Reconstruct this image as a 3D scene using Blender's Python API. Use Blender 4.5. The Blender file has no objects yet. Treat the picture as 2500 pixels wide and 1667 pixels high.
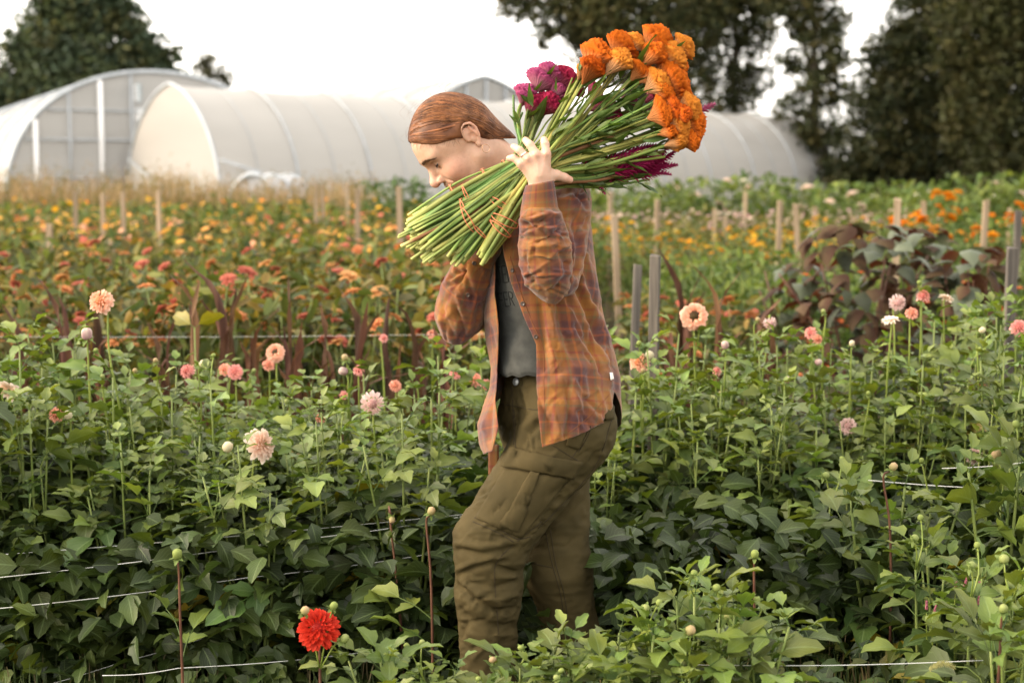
import bpy, bmesh, math, random
import numpy as np
from mathutils import Vector, Matrix, noise as mnoise
from mathutils.bvhtree import BVHTree

# ------------------------------------------------------------------ camera, sky, sun, exposure
scene = bpy.context.scene
COL = scene.collection
F = 3472.0; CX, CY = 1250.0, 833.5          # focal length and centre in photograph pixels (2500 wide, 50 mm lens)
CAM_H = 1.38; HORIZON = 440.0
PITCH = math.atan((CY - HORIZON) / F)
cam_d = bpy.data.cameras.new('camera'); cam = bpy.data.objects.new('camera', cam_d); COL.objects.link(cam)
cam.location = (0, 0, CAM_H); cam.rotation_euler = (math.pi / 2 - PITCH, 0, 0)
cam_d.lens = 50; cam_d.sensor_width = 36; cam_d.sensor_fit = 'HORIZONTAL'
cam_d.clip_start = 0.05; cam_d.clip_end = 2000
cam_d.dof.use_dof = True; cam_d.dof.focus_distance = 3.52; cam_d.dof.aperture_fstop = 3.0
cam_d.dof.aperture_blades = 0
scene.camera = cam

SUN_EL, SUN_AZ = math.radians(26), math.radians(-98)     # azimuth from +Y, negative = towards the left
world = bpy.data.worlds.new('World'); scene.world = world; world.use_nodes = True
nt = world.node_tree; nt.nodes.clear()
wo = nt.nodes.new('ShaderNodeOutputWorld'); wb = nt.nodes.new('ShaderNodeBackground')
sky = nt.nodes.new('ShaderNodeTexSky'); sky.sky_type = 'NISHITA'; sky.sun_disc = False
sky.sun_elevation = SUN_EL; sky.sun_rotation = SUN_AZ; sky.air_density = 1.0; sky.dust_density = 4.0; sky.ozone_density = 1.0
bw = nt.nodes.new('ShaderNodeRGBToBW'); tint = nt.nodes.new('ShaderNodeMix'); tint.data_type = 'RGBA'; tint.blend_type = 'MULTIPLY'
tint.inputs[0].default_value = 1.0; tint.inputs[7].default_value = (1.0, 0.945, 0.865, 1)
mixs = nt.nodes.new('ShaderNodeMix'); mixs.data_type = 'RGBA'; mixs.inputs[0].default_value = 0.90   # an even, cloud-white veil over the sky
pw = nt.nodes.new('ShaderNodeMath'); pw.operation = 'POWER'; pw.inputs[1].default_value = 0.35     # thin even cloud: the sun's glow spread over the whole sky
ml = nt.nodes.new('ShaderNodeMath'); ml.operation = 'MULTIPLY'; ml.inputs[1].default_value = 3.2
nt.links.new(sky.outputs[0], bw.inputs[0]); nt.links.new(bw.outputs[0], pw.inputs[0]); nt.links.new(pw.outputs[0], ml.inputs[0]); nt.links.new(ml.outputs[0], tint.inputs[6])
nt.links.new(sky.outputs[0], mixs.inputs[6]); nt.links.new(tint.outputs[2], mixs.inputs[7])
nt.links.new(mixs.outputs[2], wb.inputs[0]); wb.inputs[1].default_value = 0.15
nt.links.new(wb.outputs[0], wo.inputs[0])
sun_d = bpy.data.lights.new('sun', 'SUN'); sun = bpy.data.objects.new('sun', sun_d); COL.objects.link(sun)
sun_d.energy = 0.8; sun_d.angle = math.radians(30); sun_d.color = (1.0, 0.77, 0.50)
sdir = Vector((math.sin(SUN_AZ) * math.cos(SUN_EL), math.cos(SUN_AZ) * math.cos(SUN_EL), math.sin(SUN_EL)))
sun.rotation_euler = (-sdir).to_track_quat('-Z', 'Y').to_euler(); sun.location = sdir * 50
vs = scene.view_settings
vs.view_transform = 'Standard'; vs.look = 'None'; vs.gamma = 1.0; vs.use_curve_mapping = False
vs.exposure = 2.3
cy = scene.cycles
cy.use_denoising = True; cy.use_adaptive_sampling = False
cy.max_bounces = 8; cy.diffuse_bounces = 4; cy.glossy_bounces = 3; cy.transmission_bounces = 6; cy.transparent_max_bounces = 8
cy.sample_clamp_indirect = 8.0; cy.caustics_reflective = False; cy.caustics_refractive = False
try: cy.denoising_prefilter = 'ACCURATE'
except Exception: pass

# ------------------------------------------------------------------ helpers
cp, sp = math.cos(PITCH), math.sin(PITCH)
def ray(px, py):
    a, b = (px - CX) / F, (CY - py) / F
    return Vector((a, cp + b * sp, -sp + b * cp))
def W(px, py, Y):
    r = ray(px, py); t = Y / r.y
    return Vector((r.x * t, Y, CAM_H + r.z * t))
def proj(V):
    V = np.atleast_2d(np.asarray(V, float)); z = V[:, 2] - CAM_H
    d = V[:, 1] * cp - z * sp; u = V[:, 1] * sp + z * cp
    return np.stack([CX + F * V[:, 0] / d, CY - F * u / d], 1)
def mpp(Y): return Y / F * 1.0
rnd = random.Random(7); NR = np.random.default_rng(7)

def tag(o, label=None, cat=None, group=None, kind=None):
    if label: o['label'] = label
    if cat: o['category'] = cat
    if group: o['group'] = group
    if kind: o['kind'] = kind
    return o
parent_mw = {}
def empty(name, loc=(0, 0, 0), label=None, cat=None, group=None, kind=None, mw=None):
    o = bpy.data.objects.new(name, None); COL.objects.link(o); o.empty_display_size = .05
    o.matrix_basis = mw or Matrix.Translation(loc); parent_mw[o.name] = o.matrix_basis.copy()
    return tag(o, label, cat, group, kind)
def link(name, me, parent=None, mw=None):
    """object of a mesh given in world coordinates (mw None) or with a world matrix, under parent"""
    o = bpy.data.objects.new(name, me); COL.objects.link(o); mw = mw or Matrix.Identity(4)
    if parent is not None:
        o.parent = parent; o.matrix_basis = parent_mw[parent.name].inverted() @ mw
    else: o.matrix_basis = mw
    parent_mw[o.name] = mw.copy()
    return o

class Geo:
    def __init__(s): s.v = []; s.f = []; s.uv = []; s.c = []; s.n = 0
    def add(s, V, Fc, uv=None, col=None):
        V = np.asarray(V, float); k = len(V)
        s.v.append(V)
        for f in Fc: s.f.append(tuple(int(i) + s.n for i in f))
        s.uv.append(np.zeros((k, 2)) if uv is None else np.asarray(uv, float))
        if col is None: col = (1, 1, 1)
        col = np.asarray(col, float)
        s.c.append(np.tile(col, (k, 1)) if col.ndim == 1 else col)
        s.n += k
        return s
    def tube(s, P, R, sides=6, cap=True, col=None, flat=1.0):
        V, Fc, uv = tube(P, R, sides, cap, flat); return s.add(V, Fc, uv, col)
    def mesh(s, name, mat, smooth=True):
        return mk(name, np.concatenate(s.v), s.f, mat, np.concatenate(s.uv), np.concatenate(s.c), smooth)
    def obj(s, name, mat, parent=None, smooth=True, mw=None): return link(name, s.mesh(name, mat, smooth), parent, mw)

def mk(name, V, Fc, mat, uv=None, col=None, smooth=True):
    me = bpy.data.meshes.new(name); V = np.ascontiguousarray(V, dtype=np.float32)
    if isinstance(Fc, np.ndarray):
        k = Fc.shape[1]; m = len(Fc)
        me.vertices.add(len(V)); me.vertices.foreach_set('co', V.ravel())
        me.loops.add(m * k); me.loops.foreach_set('vertex_index', Fc.ravel().astype(np.int32))
        me.polygons.add(m); me.polygons.foreach_set('loop_start', (np.arange(m) * k).astype(np.int32))
        me.update(calc_edges=True)
    else:
        me.from_pydata(V.tolist(), [], Fc)
    if smooth: me.polygons.foreach_set('use_smooth', np.ones(len(me.polygons), bool))
    if uv is not None:
        li = np.empty(len(me.loops), np.int32); me.loops.foreach_get('vertex_index', li)
        l = me.uv_layers.new(name='UVMap'); l.data.foreach_set('uv', np.asarray(uv, np.float32)[li].ravel())
    if col is not None:
        a = me.color_attributes.new('Col', 'FLOAT_COLOR', 'POINT')
        c = np.ones((len(V), 4), np.float32); c[:, :3] = col; a.data.foreach_set('color', c.ravel())
    if mat is not None: me.materials.append(mat)
    me.validate()
    return me

def frames(P):
    P = np.asarray(P, float); n = len(P)
    T = np.gradient(P, axis=0); T /= np.linalg.norm(T, axis=1, keepdims=True) + 1e-12
    a = np.array([0, 0, 1.]) if abs(T[0][2]) < .9 else np.array([1., 0, 0])
    N = np.zeros_like(P); b = a - T[0] * a.dot(T[0]); N[0] = b / np.linalg.norm(b)
    for i in range(1, n):
        b = N[i-1] - T[i] * N[i-1].dot(T[i]); N[i] = b / (np.linalg.norm(b) + 1e-12)
    return T, N, np.cross(T, N)
def tube(P, R, sides=6, cap=True, flat=1.0):
    P = np.asarray(P, float); n = len(P); R = np.broadcast_to(np.asarray(R, float), (n,))
    T, N, B = frames(P); a = np.arange(sides) * 2 * math.pi / sides
    V = P[:, None] + R[:, None, None] * (np.cos(a)[None, :, None] * N[:, None] + flat * np.sin(a)[None, :, None] * B[:, None])
    V = V.reshape(-1, 3); Fc = []
    for i in range(n - 1):
        for j in range(sides):
            k = (j + 1) % sides
            Fc.append((i*sides+j, i*sides+k, (i+1)*sides+k, (i+1)*sides+j))
    uv = np.stack([np.tile(a / (2*math.pi), n), np.repeat(np.linspace(0, 1, n), sides)], 1)
    if cap:
        Fc.append(tuple(range(sides))[::-1]); Fc.append(tuple((n-1)*sides + j for j in range(sides)))
    return V, Fc, uv
def spline(pts, n):
    """Catmull-Rom through the points, n samples (any width of columns)"""
    P = np.asarray(pts, float); m = len(P)
    if m == 2: return P[0] + (P[1]-P[0]) * np.linspace(0, 1, n)[:, None]
    Q = np.vstack([2*P[0]-P[1], P, 2*P[-1]-P[-2]]); t = np.linspace(0, m-1-1e-9, n); i = t.astype(int); u = (t-i)[:, None]
    a, b, c, d = Q[i], Q[i+1], Q[i+2], Q[i+3]
    return .5*((2*b) + (c-a)*u + (2*a-5*b+4*c-d)*u*u + (3*b-a-3*c+d)*u**3)
def interp(xs, table):
    t = np.asarray(table, float); return np.interp(xs, t[:, 0], t[:, 1])
def box(x0, x1, y0, y1, z0, z1):
    V = [(x, y, z) for x in (x0, x1) for y in (y0, y1) for z in (z0, z1)]
    return V, [(0,1,3,2),(4,6,7,5),(0,4,5,1),(2,3,7,6),(0,2,6,4),(1,5,7,3)]
def euler_mats(rx, ry, rz):
    cx_, sx_ = np.cos(rx), np.sin(rx); cy_, sy_ = np.cos(ry), np.sin(ry); cz_, sz_ = np.cos(rz), np.sin(rz); o = np.zeros_like(rx); i = np.ones_like(rx)
    X = np.stack([i,o,o, o,cx_,-sx_, o,sx_,cx_], -1).reshape(-1,3,3); Yk = np.stack([cy_,o,sy_, o,i,o, -sy_,o,cy_], -1).reshape(-1,3,3); Z = np.stack([cz_,-sz_,o, sz_,cz_,o, o,o,i], -1).reshape(-1,3,3)
    return Z @ Yk @ X
def scatter(C, Rm, S, TV, TF):
    """copies of a small template mesh: centres C, rotations Rm, sizes S -> V, F arrays (TF all the same length)"""
    n, k = len(C), len(TV); V = np.einsum('nij,kj->nki', Rm, TV) * np.asarray(S).reshape(n, 1, -1) + C[:, None]
    Fc = (np.asarray(TF)[None] + (np.arange(n) * k)[:, None, None]).reshape(-1, len(TF[0]))
    return V.reshape(-1, 3), Fc
def N3(p, s=1.0): return mnoise.noise(Vector(p) * s)
def sph(c, r, n=12, m=8):
    V = [(c[0]+r*math.sin(math.pi*i/m)*math.cos(2*math.pi*k/n), c[1]+r*math.sin(math.pi*i/m)*math.sin(2*math.pi*k/n), c[2]+r*math.cos(math.pi*i/m)) for i in range(m+1) for k in range(n)]
    return V, [(i*n+k, (i+1)*n+k, (i+1)*n+(k+1)%n, i*n+(k+1)%n) for i in range(m) for k in range(n)]
# ------------------------------------------------------------------ materials
def M(name, c1, c2=None, scale=12, rough=.6, bump=0., bscale=150., trans=None, tfac=.3, attr=False, orand=0., hrand=0., spec=.3, sss=0., sssr=(.01,.004,.002), coord='Object', detail=4, stretch=None, metal=0., contrast=(.35,.65)):
    m = bpy.data.materials.new(name); m.use_nodes = True; t = m.node_tree; L = t.links.new
    b = t.nodes['Principled BSDF']; out = t.nodes['Material Output']
    b.inputs['Roughness'].default_value = rough; b.inputs['Specular IOR Level'].default_value = spec; b.inputs['Metallic'].default_value = metal
    tc = t.nodes.new('ShaderNodeTexCoord'); src = tc.outputs[coord]
    if stretch:
        mp = t.nodes.new('ShaderNodeMapping'); mp.inputs['Scale'].default_value = stretch; L(src, mp.inputs[0]); src = mp.outputs[0]
    c = None
    if c2 is not None:
        n = t.nodes.new('ShaderNodeTexNoise'); n.inputs['Scale'].default_value = scale; n.inputs['Detail'].default_value = detail; L(src, n.inputs['Vector'])
        r = t.nodes.new('ShaderNodeMapRange'); r.inputs[1].default_value, r.inputs[2].default_value = contrast; L(n.outputs[0], r.inputs[0])
        x = t.nodes.new('ShaderNodeMix'); x.data_type = 'RGBA'; x.inputs[6].default_value = (*c1, 1); x.inputs[7].default_value = (*c2, 1); L(r.outputs[0], x.inputs[0]); c = x.outputs[2]
    else:
        x = t.nodes.new('ShaderNodeRGB'); x.outputs[0].default_value = (*c1, 1); c = x.outputs[0]
    if attr:
        a = t.nodes.new('ShaderNodeAttribute'); a.attribute_name = 'Col'
        x = t.nodes.new('ShaderNodeMix'); x.data_type = 'RGBA'; x.blend_type = 'MULTIPLY'; x.inputs[0].default_value = 1; L(c, x.inputs[6]); L(a.outputs[0], x.inputs[7]); c = x.outputs[2]
    if orand or hrand:
        oi = t.nodes.new('ShaderNodeObjectInfo'); h = t.nodes.new('ShaderNodeHueSaturation')
        r1 = t.nodes.new('ShaderNodeMapRange'); r1.inputs[3].default_value = 1-orand; r1.inputs[4].default_value = 1+orand; L(oi.outputs['Random'], r1.inputs[0]); L(r1.outputs[0], h.inputs['Value'])
        w = t.nodes.new('ShaderNodeMath'); w.operation = 'MULTIPLY'; w.inputs[1].default_value = 7.31; L(oi.outputs['Random'], w.inputs[0])
        w2 = t.nodes.new('ShaderNodeMath'); w2.operation = 'FRACT'; L(w.outputs[0], w2.inputs[0])
        r2 = t.nodes.new('ShaderNodeMapRange'); r2.inputs[3].default_value = .5-hrand; r2.inputs[4].default_value = .5+hrand; L(w2.outputs[0], r2.inputs[0]); L(r2.outputs[0], h.inputs['Hue'])
        L(c, h.inputs['Color']); c = h.outputs[0]
    L(c, b.inputs['Base Color'])
    if sss:
        b.inputs['Subsurface Weight'].default_value = sss; b.inputs['Subsurface Radius'].default_value = sssr; b.inputs['Subsurface Scale'].default_value = 1.0
    if bump:
        n = t.nodes.new('ShaderNodeTexNoise'); n.inputs['Scale'].default_value = bscale; n.inputs['Detail'].default_value = 3; L(src, n.inputs['Vector'])
        bp = t.nodes.new('ShaderNodeBump'); bp.inputs['Strength'].default_value = bump; bp.inputs['Distance'].default_value = .004; L(n.outputs[0], bp.inputs['Height']); L(bp.outputs[0], b.inputs['Normal'])
    if trans is not None:
        tr = t.nodes.new('ShaderNodeBsdfTranslucent'); ms = t.nodes.new('ShaderNodeMixShader'); ms.inputs[0].default_value = tfac
        x = t.nodes.new('ShaderNodeMix'); x.data_type = 'RGBA'; x.blend_type = 'MULTIPLY'; x.inputs[0].default_value = 1; x.inputs[7].default_value = (*trans, 1); L(c, x.inputs[6]); L(x.outputs[2], tr.inputs[0])
        L(b.outputs[0], ms.inputs[1]); L(tr.outputs[0], ms.inputs[2]); L(ms.outputs[0], out.inputs[0])
    m['_c'] = 1
    return m

def leaf_vein(m, amount=.35):
    """paler midrib and side veins on leaves that carry uv (u across -1..1 as 0..1, v along)"""
    t = m.node_tree; L = t.links.new; b = t.nodes['Principled BSDF']
    uv = t.nodes.new('ShaderNodeUVMap'); s = t.nodes.new('ShaderNodeSeparateXYZ'); L(uv.outputs[0], s.inputs[0])
    a = t.nodes.new('ShaderNodeMath'); a.operation = 'SUBTRACT'; a.inputs[1].default_value = .5; L(s.outputs[0], a.inputs[0])
    a2 = t.nodes.new('ShaderNodeMath'); a2.operation = 'ABSOLUTE'; L(a.outputs[0], a2.inputs[0])
    r = t.nodes.new('ShaderNodeMapRange'); r.inputs[1].default_value = .0; r.inputs[2].default_value = .06; r.inputs[3].default_value = 1; r.inputs[4].default_value = 0; L(a2.outputs[0], r.inputs[0])
    # side veins
    k = t.nodes.new('ShaderNodeMath'); k.operation = 'MULTIPLY_ADD'; k.inputs[1].default_value = -.9; L(a2.outputs[0], k.inputs[0]); L(s.outputs[1], k.inputs[2])
    k2 = t.nodes.new('ShaderNodeMath'); k2.operation = 'MULTIPLY'; k2.inputs[1].default_value = 7; L(k.outputs[0], k2.inputs[0])
    k3 = t.nodes.new('ShaderNodeMath'); k3.operation = 'PINGPONG'; k3.inputs[1].default_value = .5; L(k2.outputs[0], k3.inputs[0])
    r3 = t.nodes.new('ShaderNodeMapRange'); r3.inputs[1].default_value = 0; r3.inputs[2].default_value = .1; r3.inputs[3].default_value = .6; r3.inputs[4].default_value = 0; L(k3.outputs[0], r3.inputs[0])
    mx = t.nodes.new('ShaderNodeMath'); mx.operation = 'MAXIMUM'; L(r.outputs[0], mx.inputs[0]); L(r3.outputs[0], mx.inputs[1])
    am = t.nodes.new('ShaderNodeMath'); am.operation = 'MULTIPLY'; am.inputs[1].default_value = amount; L(mx.outputs[0], am.inputs[0])
    old = b.inputs['Base Color'].links[0].from_socket
    x = t.nodes.new('ShaderNodeMix'); x.data_type = 'RGBA'; x.inputs[7].default_value = (.22, .30, .12, 1); L(am.outputs[0], x.inputs[0]); L(old, x.inputs[6]); L(x.outputs[2], b.inputs['Base Color'])
    bp = t.nodes.new('ShaderNodeBump'); bp.inputs['Strength'].default_value = .35; bp.inputs['Distance'].default_value = .002; bp.invert = True; L(mx.outputs[0], bp.inputs['Height']); L(bp.outputs[0], b.inputs['Normal'])
    return m

MT = {}
MT['leaf'] = leaf_vein(M('dahlia_leaf', (.034,.060,.0135), (.062,.093,.0205), 9, rough=.46, trans=(1.6,1.6,.45), tfac=.24, attr=True, orand=.42, hrand=.022, spec=.42))
MT['leafdull'] = M('field_leaf', (.070,.092,.030), (.135,.135,.052), 3, rough=.6, trans=(1.4,1.4,.6), tfac=.3, attr=True, spec=.25)
MT['stem'] = M('green_stem', (.11,.155,.035), (.17,.205,.055), 20, rough=.5, attr=True)
MT['stemred'] = M('red_stem', (.075,.030,.020), (.12,.055,.03), 20, rough=.5)
MT['petal'] = M('petal', (1,1,1), (.9,.88,.86), 60, rough=.6, trans=(1,1,1), tfac=.35, attr=True, spec=.2)
MT['dry'] = M('dry_leaf', (.055,.024,.013), (.125,.060,.030), 25, rough=.7, attr=True, stretch=(1,1,.12), trans=(1.2,1,.7), tfac=.15)
MT['wood'] = M('weathered_wood', (.055,.048,.042), (.125,.108,.09), 60, rough=.85, bump=.6, bscale=90, stretch=(1,1,.06))
MT['woodtan'] = M('tan_wood', (.20,.145,.09), (.30,.225,.15), 40, rough=.85, bump=.3, stretch=(1,1,.06))
MT['bark'] = M('bark', (.05,.04,.03), (.10,.08,.06), 8, rough=.9, bump=.5, bscale=20)
MT['twine'] = M('white_twine', (.62,.63,.60), None, rough=.7)
MT['steel'] = M('galvanised_pipe', (.34,.37,.40), (.42,.45,.48), 5, rough=.5, metal=.2)
MT['plasticpost'] = M('white_post', (.8,.8,.8), None, rough=.6)
# ------------------------------------------------------------------ ground
def ground_mat():
    m = M('field_soil', (.055,.042,.028), (.085,.08,.035), 1.3, rough=.95, bump=.8, bscale=30, spec=.1)
    return m
MT['soil'] = ground_mat()
g = Geo()
xs = np.concatenate([np.linspace(-600,-40,8), np.linspace(-30,-6,10), np.linspace(-5,5,61), np.linspace(6,30,10), np.linspace(40,600,8)])
ys = np.concatenate([np.linspace(-200,0,4), np.linspace(.5,8,50), np.linspace(8.5,60,30), np.linspace(80,900,8)])
gx, gy = np.meshgrid(xs, ys); gz = np.array([[ .03*N3((x,y,0),1.4)+.02*N3((x,y,3),5) if abs(x)<6 and y<9 else 0 for x in xs] for y in ys]) - .02
nx = len(xs); GF = [(j*nx+i, j*nx+i+1, (j+1)*nx+i+1, (j+1)*nx+i) for j in range(len(ys)-1) for i in range(nx-1)]
tag(link('ground', mk('ground', np.stack([gx,gy,gz],-1).reshape(-1,3), GF, MT['soil'])), kind='structure')

# ------------------------------------------------------------------ plastic tunnels
def plastic(name, col, tr, tf):
    m = M(name, col, tuple(c*.93 for c in col), .6, rough=.42, spec=.4, trans=tr, tfac=tf, bump=.7, bscale=5, stretch=(.4,.4,2.2))
    return m
MT['film'] = plastic('greenhouse_film', (.50,.482,.455), (1.0,.97,.92), .36)
MT['film2'] = plastic('greenhouse_film_end', (.47,.468,.462), (1,1,1), .38)
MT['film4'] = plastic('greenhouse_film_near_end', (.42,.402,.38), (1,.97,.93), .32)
MT['film3'] = plastic('white_film', (.50,.50,.51), (1,1,1), .28)
def arch(w, H, n=33, p=.82, q=.80):
    a = np.linspace(math.pi, 0, n); c, s = np.cos(a), np.sin(a)
    return np.stack([w*np.sign(c)*np.abs(c)**p, H*np.abs(s)**q*(1-.0*np.abs(c))], 1)
def tunnel(name, label, P0, ax, L, w, H, nr, film, endfilm, rib_r=.035, p=.82, q=.8, studs=(), sag=.05, door=None, group=None):
    ax = Vector((ax[0], ax[1], 0)).normalized(); sd = Vector((ax.y, -ax.x, 0))     # sd: to the right of the axis
    root = empty(name, (P0[0], P0[1], 0), label, 'greenhouse', group)
    pr = arch(w, H, 33, p, q); ns = nr*4-3; g = Geo(); V = []
    base = Vector((P0[0], P0[1], 0))
    for i in range(ns):
        t = i/(ns-1)*L; k = (i % 4)/4; sg = sag*math.sin(math.pi*k)
        for j,(x,z) in enumerate(pr): 
            f = 1 - sg/H*(z/H)*1.0
            wob = .045*N3((i*.7, j*.5, w), 1)
            V.append(base + ax*t + sd*(x*(1-sg/w*.5)+wob) + Vector((0,0,z*f)))
    n = len(pr); Fc = [(i*n+j, i*n+j+1, (i+1)*n+j+1, (i+1)*n+j) for i in range(ns-1) for j in range(n-1)]
    uv = [(j/(n-1), i/(ns-1)) for i in range(ns) for j in range(n)]
    g.add(V, Fc, uv); g.obj('cover', film, root)
    for i in range(nr):
        t = i/(nr-1)*L
        P = [base + ax*t + sd*(x*(1+.03/w)) + Vector((0,0,z+.03)) for x,z in pr]
        Geo().tube(P, rib_r if i else rib_r*1.5, 6).obj('rib', MT['steel'], root)
    for e, t in ((0, .02), (1, L-.02)):
        P = [base + ax*t + sd*(x*.995) + Vector((0,0,z*.995)) for x,z in pr]
        rows = []; g = Geo(); c = []
        for j in range(len(P)//2+1):
            a, b = P[j], P[len(P)-1-j]
            for k in range(9): c.append(a + (b-a)*(k/8) + ax*(.015*N3((k*1.3, j*.6, e))))
        Fc = [(j*9+k, j*9+k+1, (j+1)*9+k+1, (j+1)*9+k) for j in range(len(P)//2) for k in range(8)]
        g.add(c, Fc); g.obj('end_wall', endfilm, root)
    return root, base, ax, sd
# big house on the left, its end wall towards the camera
bx = W(385,440,45).x
r1, b1, a1, s1 = tunnel('greenhouse', 'large arched plastic greenhouse at the left edge with studded end wall', (bx,45), (-.45,.89), 30, 4.55, 4.70, 9, MT['film'], MT['film2'], .05, p=.98, q=.74)
for px in (130, 265, 200, 330):
    x = (W(px,440,44.9).x - bx)/s1.x if abs(s1.x)>.1 else 0
    h = 4.70*(1-abs(x/4.55)**(2/.98))**(.74/2) - .05
    c = b1 + s1*x - a1*.06; wd = .075 if px in (130,265) else .035
    Geo().tube([c, c+Vector((0,0,h))], wd, 4).obj('stud', MT['plasticpost'] if px in (130,265) else MT['steel'], r1)
for z in (1.45, 2.6, 3.5):
    hw = 4.55*(1-(z/4.70)**(2/.74))**(.98/2) - .1
    Geo().tube([b1 - s1*hw - a1*.04 + Vector((0,0,z)), b1 + s1*hw - a1*.04 + Vector((0,0,z))], .03, 4).obj('girt', MT['steel'], r1)
MT['louver'] = M('fan_louver', (.20,.28,.32), (.45,.5,.52), 8, rough=.5)
MT['doorwood'] = M('brown_door', (.25,.17,.13), (.32,.23,.18), 4, rough=.7)
for (px,py,hw,hh) in ((310,228,.45,.28),(345,282,.3,.2)):
    c = W(px,py,44.85); V,Fc = box(c.x-hw,c.x+hw,c.y-.1,c.y+.02,c.z-hh,c.z+hh); fan = Geo().add(V,Fc).obj('vent_fan', MT['louver'], r1, smooth=False)
    for k in range(5):
        z = c.z-hh+.06+k*(2*hh-.1)/4.5; V,Fc = box(c.x-hw+.03,c.x+hw-.03,c.y-.13,c.y-.1,z,z+.05); Geo().add(V,Fc).obj('louver_blade', MT['plasticpost'], fan, smooth=False)
c = W(318,430,44.7); V,Fc = box(c.x-.42,c.x+.42,c.y-.06,c.y+.0,0,2.35); d = Geo().add(V,Fc).obj('door', MT['doorwood'], r1, smooth=False)
V,Fc = box(c.x-.36,c.x-.30,c.y-.1,c.y-.06,1.0,1.12); Geo().add(V,Fc).obj('handle', MT['steel'], d, smooth=False)
# long tunnel across the middle
mx_ = W(418,440,42).x
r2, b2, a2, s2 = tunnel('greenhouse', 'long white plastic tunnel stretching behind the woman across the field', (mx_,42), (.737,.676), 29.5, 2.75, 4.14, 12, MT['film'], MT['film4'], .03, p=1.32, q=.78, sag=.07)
def bar(name, A, B, r, mat, parent): return Geo().tube([A,B], r, 6).obj(name, mat, parent)
e = b2 - a2*.08
bar('brace', e - s2*2.4 + Vector((0,0,2.0)), e + s2*1.2 + Vector((0,0,.4)), .04, MT['steel'], r2)
bar('brace', b2 + s2*2.78 + Vector((0,0,1.95)), b2 + a2*2.6 + s2*2.9 + Vector((0,0,1.2)), .035, MT['steel'], r2)
bar('baseboard', b2 + s2*2.85 + Vector((0,0,.7)), b2 + a2*29.5 + s2*2.85 + Vector((0,0,.7)), .03, MT['steel'], r2)
for i in range(11):            # film clips: slim wires between the ribs
    P = [b2 + a2*(29.5*(i+.5)/11) + s2*(x*1.008) + Vector((0,0,z*1.0)) for x,z in arch(2.75,4.14,33,1.32,.78)]
    Geo().tube(P, .012, 4).obj('hold_down_rope', MT['steel'], r2)
# low caterpillar tunnel before it
cc = W(618,440,37); ax3 = Vector((.55,.83,0)).normalized()
r3, b3, a3, s3 = tunnel('low_tunnel', 'low white row tunnel with grey hoop in front of the long greenhouse', (cc.x, cc.y), (.15,.98), 3, .80, 1.50, 3, MT['film3'], MT['film3'], .045, p=1.0, q=1.1)
# gable house far behind
gx0 = W(1185,440,76)
r4, b4, a4, s4 = tunnel('greenhouse', 'distant gabled greenhouse with grey end frame peeking above the long tunnel', (gx0.x,76), (-.62,.78), 22, 6.2, 6.75, 7, MT['film'], MT['film2'], .07, p=1.5, q=.8)
for k in (-2.6,-1.3,0,1.3,2.6):
    h = 6.75*(1-abs(k/6.2)**(2/1.5))**.4-.1; c = b4 + s4*k - a4*.08; Geo().tube([c, c+Vector((0,0,h))], .07, 4).obj('stud', MT['steel'], r4)
Geo().tube([b4 - s4*3.2 - a4*.1 + Vector((0,0,4.4)), b4 + s4*3.2 - a4*.1 + Vector((0,0,4.4))], .06, 4).obj('girt', MT['steel'], r4)

# ------------------------------------------------------------------ trees
LT = np.array([[-.5,0,0],[-.15,.24,.03],[.35,.18,0],[.55,0,-.05],[.3,-.2,.0],[-.2,-.22,.04]]); LF = [(0,1,2,3),(0,3,4,5)]
def tree(name, label, base, trunk_top, Y, clumps, leaf, dens, cols, depth=1.0, trunk_r=.35, group='trees behind the greenhouses', sub=.34):
    R = np.random.default_rng(len(label)*13 + int(base)); m = mpp(Y); root = empty(name, (W(base,440,Y).x, Y, 0), label, 'tree', group)
    C = []; cl = []
    for (px,py,r) in clumps:
        c = np.array(W(px,py,Y)); rr = r*m; nsub = max(8, int(r*r/70))
        d = R.normal(size=(nsub,3)); d /= np.linalg.norm(d,axis=1,keepdims=True); rad = rr*(R.random(nsub)**.45)
        sc = c + d*rad[:,None]*np.array([1,depth,1])
        for s in sc:
            n = int(dens*(R.random()*.9+.4)); o = R.normal(size=(n,3))*rr*sub*.5*np.array([1.2,1,.65]); C.append(s+o)
            tone = R.random()*.6+.6; k = cols[R.integers(len(cols))]; cl.append(np.tile(np.array(k)*tone,(n,1))*(R.random((n,1))*.5+.75))
    C = np.concatenate(C); cl = np.concatenate(cl); n = len(C)
    V, Fc = scatter(C, euler_mats(R.normal(size=n)*.8, R.normal(size=n)*.6, R.random(n)*6.28), leaf*(R.random(n)*.8+.6), LT, LF)
    link('crown', mk('crown', V, Fc, MT['treeleaf'], None, np.repeat(cl, len(LT), 0), False), root)
    tt = np.array(W(*trunk_top,Y)); b = np.array([W(base,440,Y).x, Y, -.1]); g = Geo(); mid = (b+tt)/2 + np.array([R.normal()*.2,0,0])
    P = spline([b, mid, tt], 9); g.tube(P, np.linspace(trunk_r, trunk_r*.3, 9), 8); g.obj('trunk', MT['bark'], root)
    for (px,py,r) in clumps[:10]:
        c = np.array(W(px,py,Y)); s = P[min(8, max(2, int(8*(c[2]-b[2])/(tt[2]-b[2]+.01)*.75)))]
        Geo().tube(spline([s, (s+c)/2 + np.array([0,0,-.15*abs(c[0]-s[0])]), c], 6), np.linspace(trunk_r*.35,.03,6), 5).obj('limb', MT['bark'], root)
    return n
MT['treeleaf'] = M('tree_leaf', (1,1,1), None, rough=.6, trans=(1.2,1.2,.7), tfac=.25, attr=True, spec=.2)
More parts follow.
